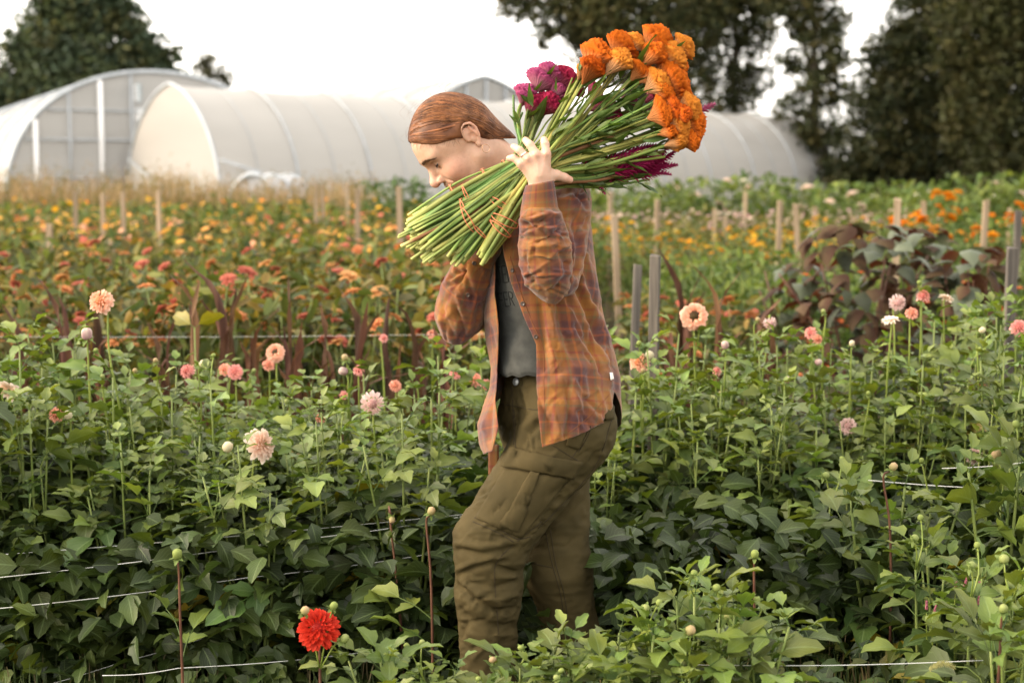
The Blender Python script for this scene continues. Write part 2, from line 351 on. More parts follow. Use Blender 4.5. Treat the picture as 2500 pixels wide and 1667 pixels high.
G1 = [(.062,.086,.048),(.080,.102,.048),(.105,.108,.046),(.050,.075,.046)]
G2 = [(.046,.056,.024),(.062,.066,.025),(.082,.072,.026),(.036,.046,.020)]
G3 = [(.026,.033,.015),(.036,.042,.016),(.050,.048,.018),(.020,.027,.013)]
G4 = [(.046,.050,.018),(.036,.042,.016),(.060,.056,.020)]
nl = 0
nl += tree('pine_tree', 'broad dark evergreen tree above the left greenhouse', 190, (200,0), 72, [(150,70,95),(250,35,95),(200,0,90),(320,120,80),(375,185,62),(85,110,50),(60,190,95),(200,180,120),(60,300,95),(20,390,80),(290,220,90),(150,260,100),(405,140,38),(420,215,36),(120,20,50),(-60,270,110),(310,50,45),(225,-50,90),(140,-50,80),(360,128,42),(50,110,45),(-40,330,110)], .33, 22, G1, .8, .5)
nl += tree('small_tree', 'small sparse tree just right of the broad evergreen', 510, (510,160), 95, [(500,150,30),(535,180,36),(470,190,30),(520,165,40),(560,195,22),(505,195,40)], .34, 8, [(.07,.075,.045),(.09,.085,.05)], .8, .25)
nl += tree('overhanging_tree', 'tall tree with branches reaching over the flower bunch', 1600, (1580,20), 62, [(1270,8,48),(1350,25,75),(1330,90,34),(1450,10,110),(1430,95,62),(1510,140,80),(1570,50,130),(1670,50,95),(1630,190,75),(1690,250,60),(1560,235,60),(1590,320,70),(1690,330,45),(1650,-60,150),(1450,-80,120),(1250,-30,60),(1740,-10,70),(1700,140,60),(1640,280,60),(1480,60,80)], .22, 22, G2, 1, .5, sub=.35)
nl += tree('vine_covered_tree', 'slim vine draped tree right of the orange blooms', 1800, (1800,20), 64, [(1800,-30,80),(1810,50,72),(1830,130,62),(1790,215,66),(1800,300,58),(1745,100,38),(1870,70,40),(1850,10,50),(1770,370,60),(1755,20,60),(1720,180,45),(1760,290,55),(1850,200,45),(1870,-20,60),(1730,330,50)], .21, 22, G2, 1, .3, sub=.36)
nl += tree('vine_covered_tree', 'narrow columnar tree between two sky gaps', 1990, (1990,20), 60, [(1985,-30,80),(1990,40,70),(2005,120,66),(1985,210,62),(1985,300,66),(1990,390,70),(1945,360,42),(1950,60,40),(2040,330,45),(2030,420,50),(1925,430,50),(1900,20,50),(2040,60,45),(2050,220,45),(1940,150,40),(1930,260,45),(1900,400,55),(2040,140,40)], .21, 22, G2, 1, .3, sub=.36)
nl += tree('dark_tree', 'massive dark leafy tree at the field edge on the right', 2230, (2240,60), 56, [(2190,130,75),(2250,60,95),(2160,230,90),(2260,190,130),(2170,330,115),(2290,330,130),(2120,400,70),(2200,420,110),(2320,430,100),(2290,-20,90),(2130,140,35),(2350,240,90),(2080,440,55),(2350,-40,80)], .21, 28, G3, 1, .5, sub=.35)
nl += tree('dark_tree', 'olive tinted tree cut off by the right picture edge', 2460, (2440,40), 52, [(2390,50,100),(2470,40,110),(2420,170,100),(2500,190,110),(2400,300,95),(2490,330,110),(2440,420,95),(2540,430,90),(2440,-60,110),(2560,60,120),(2340,130,60)], .21, 24, G4, 1, .45, sub=.35)
print('tree leaves', nl)
# ------------------------------------------------------------------ prototypes: a plant is a list of (part name, mesh, local matrix, children)
def inst(name, proto, mw, label, cat, group):
    root = empty(name, label=label, cat=cat, group=group, mw=mw)
    for (pn, me, ml, ch) in proto:
        o = link(pn, me, root, mw @ ml)
        for (cn, cm, cl) in ch: link(cn, cm, o, mw @ ml @ cl)
    return root
I4 = Matrix.Identity(4)
def place(x, y, rz, s, tilt=0.):
    return Matrix.Translation((x, y, 0)) @ Matrix.Rotation(rz, 4, 'Z') @ Matrix.Rotation(tilt, 4, 'X') @ Matrix.Scale(s, 4)
def rosette(layers, col_in, col_out, cup=.9, wid=.5, seed=0, jitter=.12, back=False):
    """flower head about the origin facing +Z; layers: list of (count, radius, elevation of petal, length)"""
    R = np.random.default_rng(seed); g = Geo(); nL = len(layers)
    for li, (cnt, r0, el, ln) in enumerate(layers):
        for k in range(cnt):
            a = 2*math.pi*(k + .5*(li % 2))/cnt + R.normal()*jitter; e = el + R.normal()*jitter; l = ln*(1+R.normal()*.07); w = wid*l*(1+R.normal()*.1)
            t = np.array([0, .35, .72, 1.0]); wd = np.array([.35, .9, 1.0, .25])*w*.5; V = []; uv = []; C = []
            for i in range(4):
                for s in (-1, 0, 1):
                    x = r0 + l*t[i]*math.cos(e); z = l*t[i]*math.sin(e) + (abs(s)*wd[i]*cup*.5) - .12*l*t[i]**2*(1 if el < .8 else -.6)
                    y = s*wd[i]; V.append((x*math.cos(a)-y*math.sin(a), x*math.sin(a)+y*math.cos(a), z)); uv.append((.5+s*.5, t[i]))
                    m = min(1, max(0, t[i]*.8 + (li/max(1,nL-1))*.45 - .1)); C.append(np.array(col_in)*(1-m)+np.array(col_out)*m)
            Fc = [(i*3+s, i*3+s+1, i*3+s+4, i*3+s+3) for i in range(3) for s in range(2)]
            g.add(V, Fc, uv, np.array(C)*(1+R.normal()*.06))
    return g
ZC = [((.50,.15,.05),(.64,.27,.11)), ((.52,.19,.06),(.68,.33,.14)), ((.42,.09,.06),(.55,.18,.12)), ((.55,.25,.07),(.68,.39,.17)), ((.55,.23,.15),(.66,.38,.28))]
ZF = [rosette([(14,.004,.05,.034),(12,.003,.35,.028),(8,.002,.75,.02)], a, b, seed=i).mesh('flower_head', MT['petal']) for i,(a,b) in enumerate(ZC)]
YF = [rosette([(11,.003,.2,.026),(8,.002,.7,.018)], a, b, seed=20+i).mesh('flower_head', MT['petal']) for i,(a,b) in enumerate([((.65,.33,.01),(.75,.5,.04)),((.6,.24,.0),(.72,.36,.02))])]
OF = [rosette([(16,.003,.15,.036),(14,.003,.5,.032),(10,.002,.95,.024)], a, b, seed=30+i, cup=1.5).mesh('flower_head', MT['petal']) for i,(a,b) in enumerate([((.62,.17,.0),(.75,.26,.01)),((.65,.24,.0),(.78,.36,.02))])]
LT2 = np.array([[0,0,0],[.30,.20,.05],[.72,.17,.0],[1,0,-.12],[.72,-.17,.0],[.30,-.20,.05]]); LF2 = [(0,1,2,3),(0,3,4,5)]
def leaf_cloud(R, C, size, cols, up=.7):
    n = len(C); V, Fc = scatter(C, euler_mats(R.normal(size=n)*up, R.normal(size=n)*up, R.random(n)*6.28), size*(R.random(n)*.7+.65), LT2, LF2)
    cols = np.array(cols); c = cols[R.integers(len(cols), size=n)]*(R.random((n,1))*.9+.5)
    return V, Fc, np.repeat(c, len(LT2), 0)
def bush_proto(seed, h, spread, nleaf, lsize, cols, flowers, nfl, stems=5, fs=1.0, hd=.25, fz=1.0, lowcut=.1):
    R = np.random.default_rng(seed); parts = []
    z = h*(lowcut + (1-lowcut)*R.random(nleaf)**.8); r = spread*(.35+.65*np.sqrt(z/h))*np.sqrt(R.random(nleaf)); a = R.random(nleaf)*6.28
    V, Fc, c = leaf_cloud(R, np.stack([r*np.cos(a), r*np.sin(a), z], 1), lsize, cols)
    parts.append(('foliage', mk('foliage', V, Fc, MT['leafdull'], None, c, False), I4, []))
    g = Geo(); fl = []
    for k in range(max(stems, nfl)):
        a = R.random()*6.28; rr = spread*.9*math.sqrt(R.random()); hh = h*fz*(1 - hd*R.random()); tip = np.array([rr*math.cos(a), rr*math.sin(a), hh])
        g.tube(spline([(tip[0]*.2, tip[1]*.2, 0), (tip[0]*.6, tip[1]*.6, hh*.5), tip], 5), [.006,.005,.004,.0035,.003], 4, col=(1,1,1))
        if k < nfl: fl.append((tip, R))
    parts.append(('stem', g.mesh('stem', MT['stem']), I4, []))
    for tip, R_ in fl:
        me = flowers[R.integers(len(flowers))]; s = fs*(.8+.45*R.random())
        parts.append(('flower_head', me, Matrix.Translation(tip) @ Matrix.Rotation(R.random()*6.28, 4, 'Z') @ Matrix.Rotation(R.random()*.7, 4, 'X') @ Matrix.Scale(s, 4), []))
    return parts
OLIVE = [(.75,.85,.65),(1.15,1.15,.8),(.5,.62,.5),(1.3,1.05,.75),(1.5,.95,.6),(.45,.4,.3)]
GREEN = [(.7,.95,.7),(.9,1.15,.75),(.55,.8,.6),(1.1,1.3,.8)]
zin = [bush_proto(100+i, .80, .24, 170, .085, OLIVE, ZF, [3,4,5,4,6,3][i], fs=1.1, fz=1.05) for i in range(6)]
def clear_of_person(x, Y):
    return True
def row(protos, name, label, cat, group, pts, R, s=(.85,1.15)):
    for i,(x,y) in enumerate(pts):
        inst(name, protos[R.integers(len(protos))], place(x, y, R.random()*6.28, s[0]+(s[1]-s[0])*R.random()), label, cat, group)
R = np.random.default_rng(5)
def grid_pts(Y0, Y1, px0, px1, dy, dx, jit=.35):
    out = []; Y = Y0
    while Y < Y1:
        x0, x1 = (px0-CX)*Y/F, (px1-CX)*Y/F; x = x0
        while x < x1: out.append((x + R.normal()*jit*dx*.5, Y + R.normal()*jit*dy*.5)); x += dx
        Y += dy
    return out
row(zin, 'zinnia_plant', 'orange zinnia plant in the soft-focus bed left of the woman', 'zinnia', 'zinnias in the bed left of the woman', grid_pts(6.5, 10.6, -60, 1230, .40, .34), R)
row(zin, 'zinnia_plant', 'sparse orange zinnia plant behind the grey stakes right of the woman', 'zinnia', 'zinnias behind the grey stakes', grid_pts(6.6, 9.2, 1400, 1800, .55, .42), R, (.75,1.0))

def bed(name, label, Y0, Y1, px0, px1, h0, h1, n, lsize, cols, heads, nh, hs, seed, lo=.25, mat='leafdull', up=.7):
    """one far bed as a mass: leaves and small heads spread over it"""
    R = np.random.default_rng(seed); Y = Y0 + (Y1-Y0)*R.random(n)
    px = px0 + (px1-px0)*R.random(n); x = (px-CX)*Y/F; top = h0 + (h1-h0)*R.random(n); lump = np.array([N3((a*1.1,b*1.1,seed)) for a,b in zip(x,Y)])*.12
    z = (top+lump)*(lo + (1-lo)*R.random(n)**.6)
    V, Fc, c = leaf_cloud(R, np.stack([x,Y,z],1), lsize, cols, up)
    root = empty(name, ((px0+px1)/2*0, Y0, 0), label, None, None, 'stuff')
    link('foliage', mk('foliage', V, Fc, MT[mat], None, c, False), root)
    if nh:
        Yh = Y0 + (Y1-Y0)*R.random(nh); xh = (px0 + (px1-px0)*R.random(nh) - CX)*Yh/F; zh = h0 + (h1-h0)*R.random(nh)*1.05 + .02
        th = np.linspace(0, 2*math.pi, 7)[:-1]; TV = np.concatenate([[[0,0,.35]], np.stack([np.cos(th), np.sin(th), 0*th], 1)]); TF = [(0,1,2),(0,2,3),(0,3,4),(0,4,5),(0,5,6),(0,6,1)]
        V, Fc = scatter(np.stack([xh,Yh,zh],1), euler_mats(R.normal(size=nh)*.4+.3, R.normal(size=nh)*.4, R.random(nh)*6), hs*(.7+.6*R.random(nh)), TV, TF)
        hc = np.array(heads)[R.integers(len(heads), size=nh)]; link('flower_heads', mk('flower_heads', V, Fc, MT['petal'], None, np.repeat(hc, 7, 0), False), root)
    return root
ORG = [(.62,.22,.05),(.66,.31,.07),(.70,.38,.06),(.50,.13,.08),(.65,.32,.18)]
bed('flower_mass', 'distant orange and yellow flower bed fading towards the greenhouses', 10.6, 19, -80, 1440, .72, .95, 24000, .09, OLIVE, ORG, 430, .036, 1)
bed('flower_mass', 'far strip of yellow orange marigolds before the dry weeds', 19, 30, -80, 1440, .75, 1.0, 18000, .12, OLIVE+GREEN, [(.72,.36,.02),(.75,.42,.03),(.72,.25,.03)], 210, .042, 2)
# dry tan weeds at the foot of the tunnels
BL = np.array([[-.03,0,0],[.03,0,0],[.02,0,.6],[-.02,0,.6],[0,0,1]]); BF = [(0,1,2,3)]
def weeds(name, label, Y0, Y1, px0, px1, h, n, seed, cols, mat='dryw', seedhead=True, blade=.05):
    R = np.random.default_rng(seed); Y = Y0+(Y1-Y0)*R.random(n); x = (px0+(px1-px0)*R.random(n)-CX)*Y/F
    hh = h*(.55+.5*R.random(n))*(1+.35*np.array([N3((a*.45,b*.4,seed)) for a,b in zip(x,Y)]))
    TV = np.array([[-1,0,0],[1,0,0],[.7,.0,.6],[-.7,.0,.6],[.2,.0,1],[-.2,0,1]]); TF = [(0,1,2,3),(3,2,4,5)]
    Rm = euler_mats(R.normal(size=n)*.16, R.normal(size=n)*.16, R.random(n)*3.1); S = np.stack([np.full(n,blade*.35),np.full(n,blade*.35),hh],1)
    V = np.einsum('nij,nkj->nki', Rm, TV[None]*S[:,None]) + np.stack([x,Y,0*x],1)[:,None]
    Fc = (np.array(TF)[None]+(np.arange(n)*6)[:,None,None]).reshape(-1,4); cols = np.array(cols); c = cols[R.integers(len(cols),size=n)]*(R.random((n,1))*.6+.7)
    root = empty(name, (0,Y0,0), label, None, None, 'stuff'); link('blades', mk('blades', V.reshape(-1,3), Fc, MT[mat], None, np.repeat(c,6,0), False), root)
    if seedhead:
        m = n*2; i = R.integers(n, size=m); top = V.reshape(n,6,3)[i,4]; C = top + R.normal(size=(m,3))*np.array([.1,.1,.16]) - np.array([0,0,.1])
        V2, F2 = scatter(C, euler_mats(R.normal(size=m), R.normal(size=m), R.random(m)*6), blade*(.8+R.random(m)), LT2, LF2)
        link('seed_heads', mk('seed_heads', V2, F2, MT[mat], None, np.repeat(cols[R.integers(len(cols),size=m)]*(R.random((m,1))*.6+.7),6,0), False), root)
    return root
MT['dryw'] = M('dry_weed', (1,1,1), None, rough=.8, trans=(1.1,1,.8), tfac=.3, attr=True, spec=.1)
TAN = [(.24,.165,.08),(.30,.21,.11),(.17,.14,.055),(.13,.125,.045),(.34,.24,.14)]
weeds('dry_weeds', 'tall tan dry weeds at the foot of the greenhouses on the left', 28, 34, -120, 900, 1.42, 4200, 3, TAN)
weeds('dry_weeds', 'thin tan weeds before the long tunnel behind the woman', 27, 33, 860, 1500, .95, 1500, 4, TAN)
weeds('field_margin', 'grassy margin below the dark trees at right', 34, 46, 1900, 2700, .9, 2500, 5, [(.12,.13,.04),(.18,.15,.06),(.08,.1,.03)])
# right-hand side, near to far
far_dah = [bush_proto(200+i, 1.28, .50, 330, .13, GREEN+[(1.2,1.35,.7)], [rosette([(12,.01,.1,.055),(10,.008,.5,.045),(8,.004,.9,.03)], a, b, seed=60+j).mesh('flower_head', MT['petal']) for j,(a,b) in enumerate([((.85,.6,.5),(.85,.75,.66)),((.8,.45,.4),(.85,.6,.52)),((.85,.8,.62),(.88,.84,.76))])], [1,0,2,1][i], fs=1.25, hd=.2, fz=1.08) for i in range(4)]
row(far_dah, 'dahlia_plant', 'tall green dahlia of the far row below the white tunnel end', 'dahlia', 'dahlias of the far row', grid_pts(19.5, 22.5, 1400, 2560, 1.0, .62), R)
yel = [bush_proto(300+i, .86, .34, 200, .07, OLIVE+GREEN, YF, [9,7,12][i], fs=1.15, hd=.22, fz=1.06) for i in range(3)]
row(yel, 'yellow_daisy_plant', 'bushy plant with small yellow flowers in the middle distance', 'flower', 'yellow flowers right of the woman', grid_pts(12.5, 15, 1410, 2150, .62, .52), R)
bed('statice_strip', 'faded pink and mauve flower strip behind the yellow flowers', 15.6, 18, 1400, 2300, .8, 1.0, 6000, .07, [(1.1,1.0,.7),(.9,.8,.6),(1.3,1.0,.9)], [(.42,.26,.24),(.35,.24,.22),(.48,.38,.30)], 380, .026, 6)
mar = [bush_proto(320+i, 1.05, .36, 230, .08, GREEN, OF, [6,4,8][i], fs=1.35, hd=.2, fz=1.05) for i in range(3)]
row(mar, 'marigold_plant', 'bright orange marigold plant by the right picture edge', 'marigold', 'orange marigolds at the right edge', grid_pts(12.2, 14.6, 2240, 2560, .7, .6), R)
grn = [bush_proto(340+i, .74, .36, 330, .075, GREEN, ZF, 0) for i in range(2)]
row(grn, 'leafy_bush', 'low dense green bush behind the brown gladiolus stalks at right', 'bush', 'green bushes right of the woman', grid_pts(8.8, 11.6, 1690, 2560, .8, .5), R)
inst('leafy_bush', bush_proto(360, 1.35, .55, 600, .12, [(.5,.8,.6),(.6,.9,.6)], ZF, 0), place(*W(965,440,22).xy, 0, 1.02), 'dark green shrub standing left of the flower stems, before the tunnel', 'bush', None)

# burgundy shrubs with drooping leaves
MT['burg'] = M('burgundy_leaf', (.042,.016,.013), (.080,.060,.028), 5, spec=.15, rough=.7, attr=True, orand=.4, trans=(2.2,.8,.5), tfac=.2)
def droopy(seed, L=.125, wv=.088):
    g = Geo(); V = []; uv = []
    for i in range(6):
        t = i/5; w = wv*.5*[.75,1.0,.95,.72,.38,.03][i]
        for s in (-1,-.5,0,.5,1): V.append((L*(t - .25*t*t), s*w, -.55*L*t*t - .25*abs(s)*w + .06*L*(1-t))); uv.append((.5+s*.5, t))
    g.add(V, [(i*5+s, i*5+s+1, (i+1)*5+s+1, (i+1)*5+s) for i in range(5) for s in range(4)], uv)
    return g
BL_ = [droopy(0).mesh('leaf', MT['burg']), droopy(0,.105,.08).mesh('leaf', MT['burg'])]
DG = M('bean_leaf_green', (.06,.075,.045), (.10,.115,.075), 5, rough=.5, orand=.3, trans=(1.4,1.2,.6), tfac=.2)
BL_.append(droopy(0,.125,.095).mesh('leaf', DG))
OB = rosette([(6,.002,.5,.02),(5,.001,.9,.014)], (.6,.13,.03), (.7,.25,.1), seed=3).mesh('flower_head', MT['petal'])
def burgundy(px, py_top, Y, sp, label, n, seed):
    R = np.random.default_rng(seed); c = W(px, py_top, Y); h = c.z; root = empty('bean_vine', (c.x, Y, 0), label, 'shrub', 'burgundy leaved shrubs')
    for k in range(5):
        a = R.random()*6.28; e = sp*R.random(); Geo().tube(spline([(c.x,Y,0),(c.x+e*.5*math.cos(a),Y+e*.5*math.sin(a),h*.5),(c.x+e*math.cos(a),Y+e*math.sin(a)*.6,h*(.75+.2*R.random()))],6), np.linspace(.012,.004,6), 5).obj('stem', MT['stemred'], root)
    for k in range(n):
        z = h*(.25+.75*R.random()**.7); r = sp*math.sqrt(R.random())*(1-.45*max(0,z/h-.7)/.3); a = R.random()*6.28
        mw = Matrix.Translation((c.x+r*math.cos(a), Y+.5*r*math.sin(a), z)) @ Matrix.Rotation(a+R.normal()*.5,4,'Z') @ Matrix.Rotation(R.normal()*.35,4,'Y') @ Matrix.Rotation(R.normal()*.3,4,'X') @ Matrix.Scale(.7+.5*R.random(),4)
        link('leaf', BL_[2 if R.random() < .38 else R.integers(2)], root, mw)
    for k in range(9):
        z = h*(.3+.5*R.random()); r = sp*math.sqrt(R.random()); a = R.random()*6.28
        link('flower_head', OB, root, Matrix.Translation((c.x+r*math.cos(a), Y-.5*abs(r*math.sin(a))-.05, z)) @ Matrix.Rotation(R.random(),4,'X') @ Matrix.Scale(1.2,4))
burgundy(2110, 545, 7.3, .46, 'burgundy leaved shrub, the largest, right of the two bare stakes', 165, 1)
burgundy(2240, 555, 7.6, .32, 'burgundy leaved shrub between the largest one and the right one', 95, 2)
burgundy(2390, 600, 7.1, .30, 'burgundy leaved shrub just left of the dark stake at right', 105, 3)
burgundy(1970, 640, 7.6, .30, 'small burgundy leaved shrub at the left end of the burgundy shrubs', 70, 4)

# dried gladiolus clumps: brown strap leaves
def gladiolus(px, top, Y, wpx, label, seed, n=9, group='dried gladiolus clumps'):
    R = np.random.default_rng(seed); c = W(px, top, Y); h = c.z; root = empty('gladiolus_clump', (c.x, Y, 0), label, 'dead plant', group); sp = wpx*mpp(Y)*.5
    for k in range(n):
        hk = h*(1 if k == 0 else .5+.45*R.random()); lean = R.normal()*sp*.5; b = np.array([c.x+R.normal()*sp*.45, Y+R.normal()*.04, 0]); tip = np.array([c.x+lean, Y+R.normal()*.05, hk])
        hook = R.normal()*.07; P = spline([b, b+(tip-b)*.45+[R.normal()*.015,0,0], b+(tip-b)*.8+[lean*.1,0,.02], tip+[hook,0,-.02*abs(hook)*10]], 11)
        w = np.array([.012,.018,.022,.024,.024,.022,.021,.019,.015,.010,.003])*(.5+.45*R.random()); a = R.random()*3.14; dx = np.array([math.cos(a)*.9, math.sin(a)*.9, 0]); V = []; uv = []
        for i in range(11):
            tw = a + i*.08*R.normal(); d = np.array([math.cos(tw), math.sin(tw), 0]); nrm = np.array([-d[1], d[0], 0])
            for s in (-1,0,1): V.append(P[i] + d*s*w[i] + nrm*abs(s)*w[i]*.5); uv.append((.5+s*.5, i/10))
        tone = .6+.8*R.random(); Geo().add(V, [(i*3+s, i*3+s+1, i*3+s+4, i*3+s+3) for i in range(10) for s in range(2)], uv, np.array([1.0,.85+.3*R.random(),.8+.4*R.random()])*tone).obj('leaf', MT['dry'], root)
for i,(px,top,w,lab) in enumerate([(62,735,70,'dried brown gladiolus clump nearest the left picture edge'),(155,655,75,'tall dried brown gladiolus clump just left of the peach dahlia'),(470,640,80,'dried maroon gladiolus clump with a bent spike, above the yellow leaf'),(535,615,60,'pale brown dried gladiolus clump beside the bent maroon one'),(385,745,60,'short faded gladiolus clump right of the peach dahlia'),(715,675,70,'dried two-horned gladiolus clump left of the pink ring-shaped dahlia'),(875,685,55,'slender hooked reddish gladiolus stalk below the marigolds'),(1022,705,65,'dried gladiolus clump by the raised elbow'),(1085,760,50,'broken gladiolus stalk under the raised elbow'),(235,715,60,'dark dried gladiolus clump directly behind the peach dahlia stem'),(622,730,55,'dark dried gladiolus clump above the touching salmon pair'),(800,745,50,'dark dried gladiolus clump between the two-horned and the hooked one'),(948,720,50,'dark dried gladiolus clump left of the one by the elbow')]):
    gladiolus(px, top, 5.75+.2*math.sin(i*2.1), w, lab, 40+i)
for i,(px,top,w,lab) in enumerate([(1672,600,70,'tall dried gladiolus clump right of the grey stakes'),(1762,625,75,'dried gladiolus clump with bare spike above the ring-shaped peach dahlia'),(1640,770,50,'low dried gladiolus stub behind the ring-shaped peach dahlia'),(1780,800,70,'stout dry reddish stalk right of the ring-shaped peach dahlia'),(1865,720,40,'thin dry stalk left of the burgundy shrubs')]):
    gladiolus(px, top, 6.3+.2*math.cos(i*1.7), w, lab, 60+i)

# wooden stakes
def stake(px, top, Y, label, wid=.045, lean=0., mat='woodtan', group='wooden stakes in the field', seed=0):
    c = W(px, top, Y); R = np.random.default_rng(seed+int(px)); w = wid/2; g = Geo(); n = 6; V = []
    root = empty('wooden_stake', (c.x, Y, 0), label, 'stake', group); rot = R.normal()*.25
    for i in range(n):
        t = i/(n-1); z = -.1 + (c.z+.1)*t; ox = lean*(t-1) + R.normal()*.0012
        for (sx,sy) in ((-1,-.55),(1,-.55),(1,.55),(-1,.55)):
            x_, y_ = sx*w, sy*w; V.append((c.x+ox+x_*math.cos(rot)-y_*math.sin(rot), Y+x_*math.sin(rot)+y_*math.cos(rot), z + (R.normal()*.006 if i == n-1 else 0)))
    Fc = [(i*4+j, i*4+(j+1)%4, (i+1)*4+(j+1)%4, (i+1)*4+j) for i in range(n-1) for j in range(4)] + [tuple((n-1)*4+j for j in range(4))]
    g.add(V, Fc); o = g.obj('post', MT[mat], root, smooth=False)
    b = o.modifiers.new('b', 'BEVEL'); b.width = .003; b.segments = 1
stake(1600, 622, 4.95, 'grey weathered stake standing closest behind the woman', .036, .0, 'wood')
stake(1558, 647, 5.9, 'dark leaning grey stake just left of the closest stake', .034, .035, 'wood')
stake(2472, 602, 5.6, 'dark two-toned stake at the right picture edge', .042, .0, 'wood')
stake(2488, 515, 9.0, 'pale stake tucked behind the dark stake at the right edge', .045, .03, 'wood')
for i,(px,top,wpx,ln,lab) in enumerate([
 (120,548,15,.0,'short grey stake in the marigolds, first from the left picture edge'),(274,590,14,.0,'tan stake above the peach dahlia'),
 (183,468,11,.0,'pale stake in the dry weeds below the left greenhouse door'),(250,472,11,.02,'second pale stake in the dry weeds'),(300,468,11,.02,'third pale stake in the dry weeds'),(386,466,12,.0,'fourth stake in the dry weeds, below the diagonal brace'),
 (772,447,9,.02,'left one of a close pair of thin stakes before the tunnel'),(787,452,9,-.02,'right one of a close pair of thin stakes before the tunnel'),(848,447,8,.0,'thin distant stake left of the dark shrub'),(873,462,12,.03,'tan stake touching the left of the dark shrub'),(974,455,14,-.03,'tall tan stake in front of the dark shrub'),
 (1500,521,16,-.06,'tall tan stake directly behind the back of the woman'),(1490,468,11,.0,'thin far stake above the tall tan one behind the woman'),(1605,489,12,.0,'short far stake in the green row above the grey stakes'),(1745,511,10,.0,'thin stake in the yellow flowers'),(1770,527,10,-.02,'thin leaning stake in the yellow flowers'),
 (1820,468,9,.0,'faint stake in the far dahlia row'),(1905,489,13,.02,'left one of two tall bare stakes mid-field'),(1942,498,13,-.1,'right leaning one of two tall bare stakes mid-field'),(1990,505,9,.0,'thin stake left of the burgundy shrubs'),
 (2192,484,17,.0,'broad pale stake above the burgundy shrubs'),(2255,490,12,-.02,'narrow pale stake right of the broad one'),(2242,515,11,.0,'short stake between two pale stakes above the burgundy shrubs'),(2408,490,14,.03,'pale stake among the orange marigolds'),(2466,510,10,.0,'slim stake in the marigolds at the right')]):
    stake(px, top, .045*F/wpx, lab, .045, ln)
# ------------------------------------------------------------------ near dahlia beds
def leaflet(g, base, dirv, up, L, wd, droop, fold, R, n=7, col=None):
    d = Vector(dirv).normalized(); s = d.cross(Vector(up)).normalized(); u = s.cross(d); V = []; uv = []
    tt = [0,.14,.30,.48,.66,.84,1.0][:n]; ww = [.05,.62,.98,1.0,.78,.44,.03]; tw = R.normal()*.18
    for i,t in enumerate(tt):
        w = wd*.5*ww[i]*(1 + (.13 if i % 2 else -.05)*(1 if 0 < i < 6 else 0)); c = Vector(base) + d*(L*t - L*.12*droop*t*t) - u*(L*droop*.55*t*t) 
        for k in (-1,-.5,0,.5,1):
            jag = (.07*L*(1 if i % 2 else -.3) if abs(k) == 1 and 0 < i < 6 else 0)
            V.append(tuple(c + s*(k*w) + u*(abs(k)**1.3*w*fold + k*tw*w) + d*jag)); uv.append((.5+k*.5, t))
    Fc = [(i*5+k, i*5+k+1, (i+1)*5+k+1, (i+1)*5+k) for i in range(len(tt)-1) for k in range(4)]
    g.add(V, Fc, uv, col if col is not None else (1,1,1))
def compound(seed, nside=1, L=.085, dark=1.0):
    """a dahlia leaf growing from the origin along +X"""
    R = np.random.default_rng(seed); g = Geo(); pet = .045+.02*R.random(); span = .05*nside
    P = spline([(0,0,0),(pet,0,.012),(pet+span,0,.008)], 6); g.tube(P, np.linspace(.0022,.0013,6), 4, cap=False, col=(1.4,1.5,1.1))
    tone = (np.array([1,1,1]) if dark == 1 else np.array([1.2,1.05,.85]))*dark*(.85+.3*R.random())
    leaflet(g, P[-1], (1, R.normal()*.12, .1), (0,0,1), L*(1.05+.2*R.random()), L*.62, .5+.35*R.random(), .25+.2*R.random(), R, col=tone)
    for k in range(nside):
        x = pet + span*(k/max(1,nside))*.9
        for s in (-1,1):
            leaflet(g, (x, 0, .01), (.75, s*(.8+R.normal()*.12), .05), (0, -s*.2, 1), L*(.72+.15*R.random()), L*.47, .45+.4*R.random(), .25+.2*R.random(), R, col=tone*(.92+.15*R.random()))
    return g.mesh('leaf', MT['leaf'])
LEAF3 = [compound(500+i, 1, .104) for i in range(6)] + [compound(520+i, 2, .088) for i in range(3)]
LEAFY = [compound(540+i, 1, .080, 1.65) for i in range(4)]      # young leaves near the tips, brightened to paint sky light on bed tops
LEAFD = [compound(550, 1, .09, 1.01), compound(551, 1, .085, 1.02)]
for _m in LEAFD:                                           # a few yellowing leaves
    _c = np.empty(len(_m.vertices)*4, np.float32); _m.color_attributes['Col'].data.foreach_get('color', _c); _c = _c.reshape(-1,4); _c[:,:3] *= [2.6,1.6,.6]; _m.color_attributes['Col'].data.foreach_set('color', _c.ravel())
def single(seed, L=.09, tone=(1,1,1)):
    R = np.random.default_rng(seed); g = Geo(); g.tube([(0,0,0),(.02,0,.004)], .0016, 4, cap=False, col=(1.3,1.4,1))
    leaflet(g, (.02,0,.004), (1,0,.1), (0,0,1), L, L*.58, .5+.3*R.random(), .2+.2*R.random(), R, col=tone); return g.mesh('leaf', MT['leaf'])
SING = [single(560+i) for i in range(4)]
YELL = single(570, .1, (3.0,1.7,.5))
def aim(p, azim, elev, roll, s):
    return Matrix.Translation(p) @ Matrix.Rotation(azim,4,'Z') @ Matrix.Rotation(-elev,4,'Y') @ Matrix.Rotation(roll,4,'X') @ Matrix.Scale(s,4)
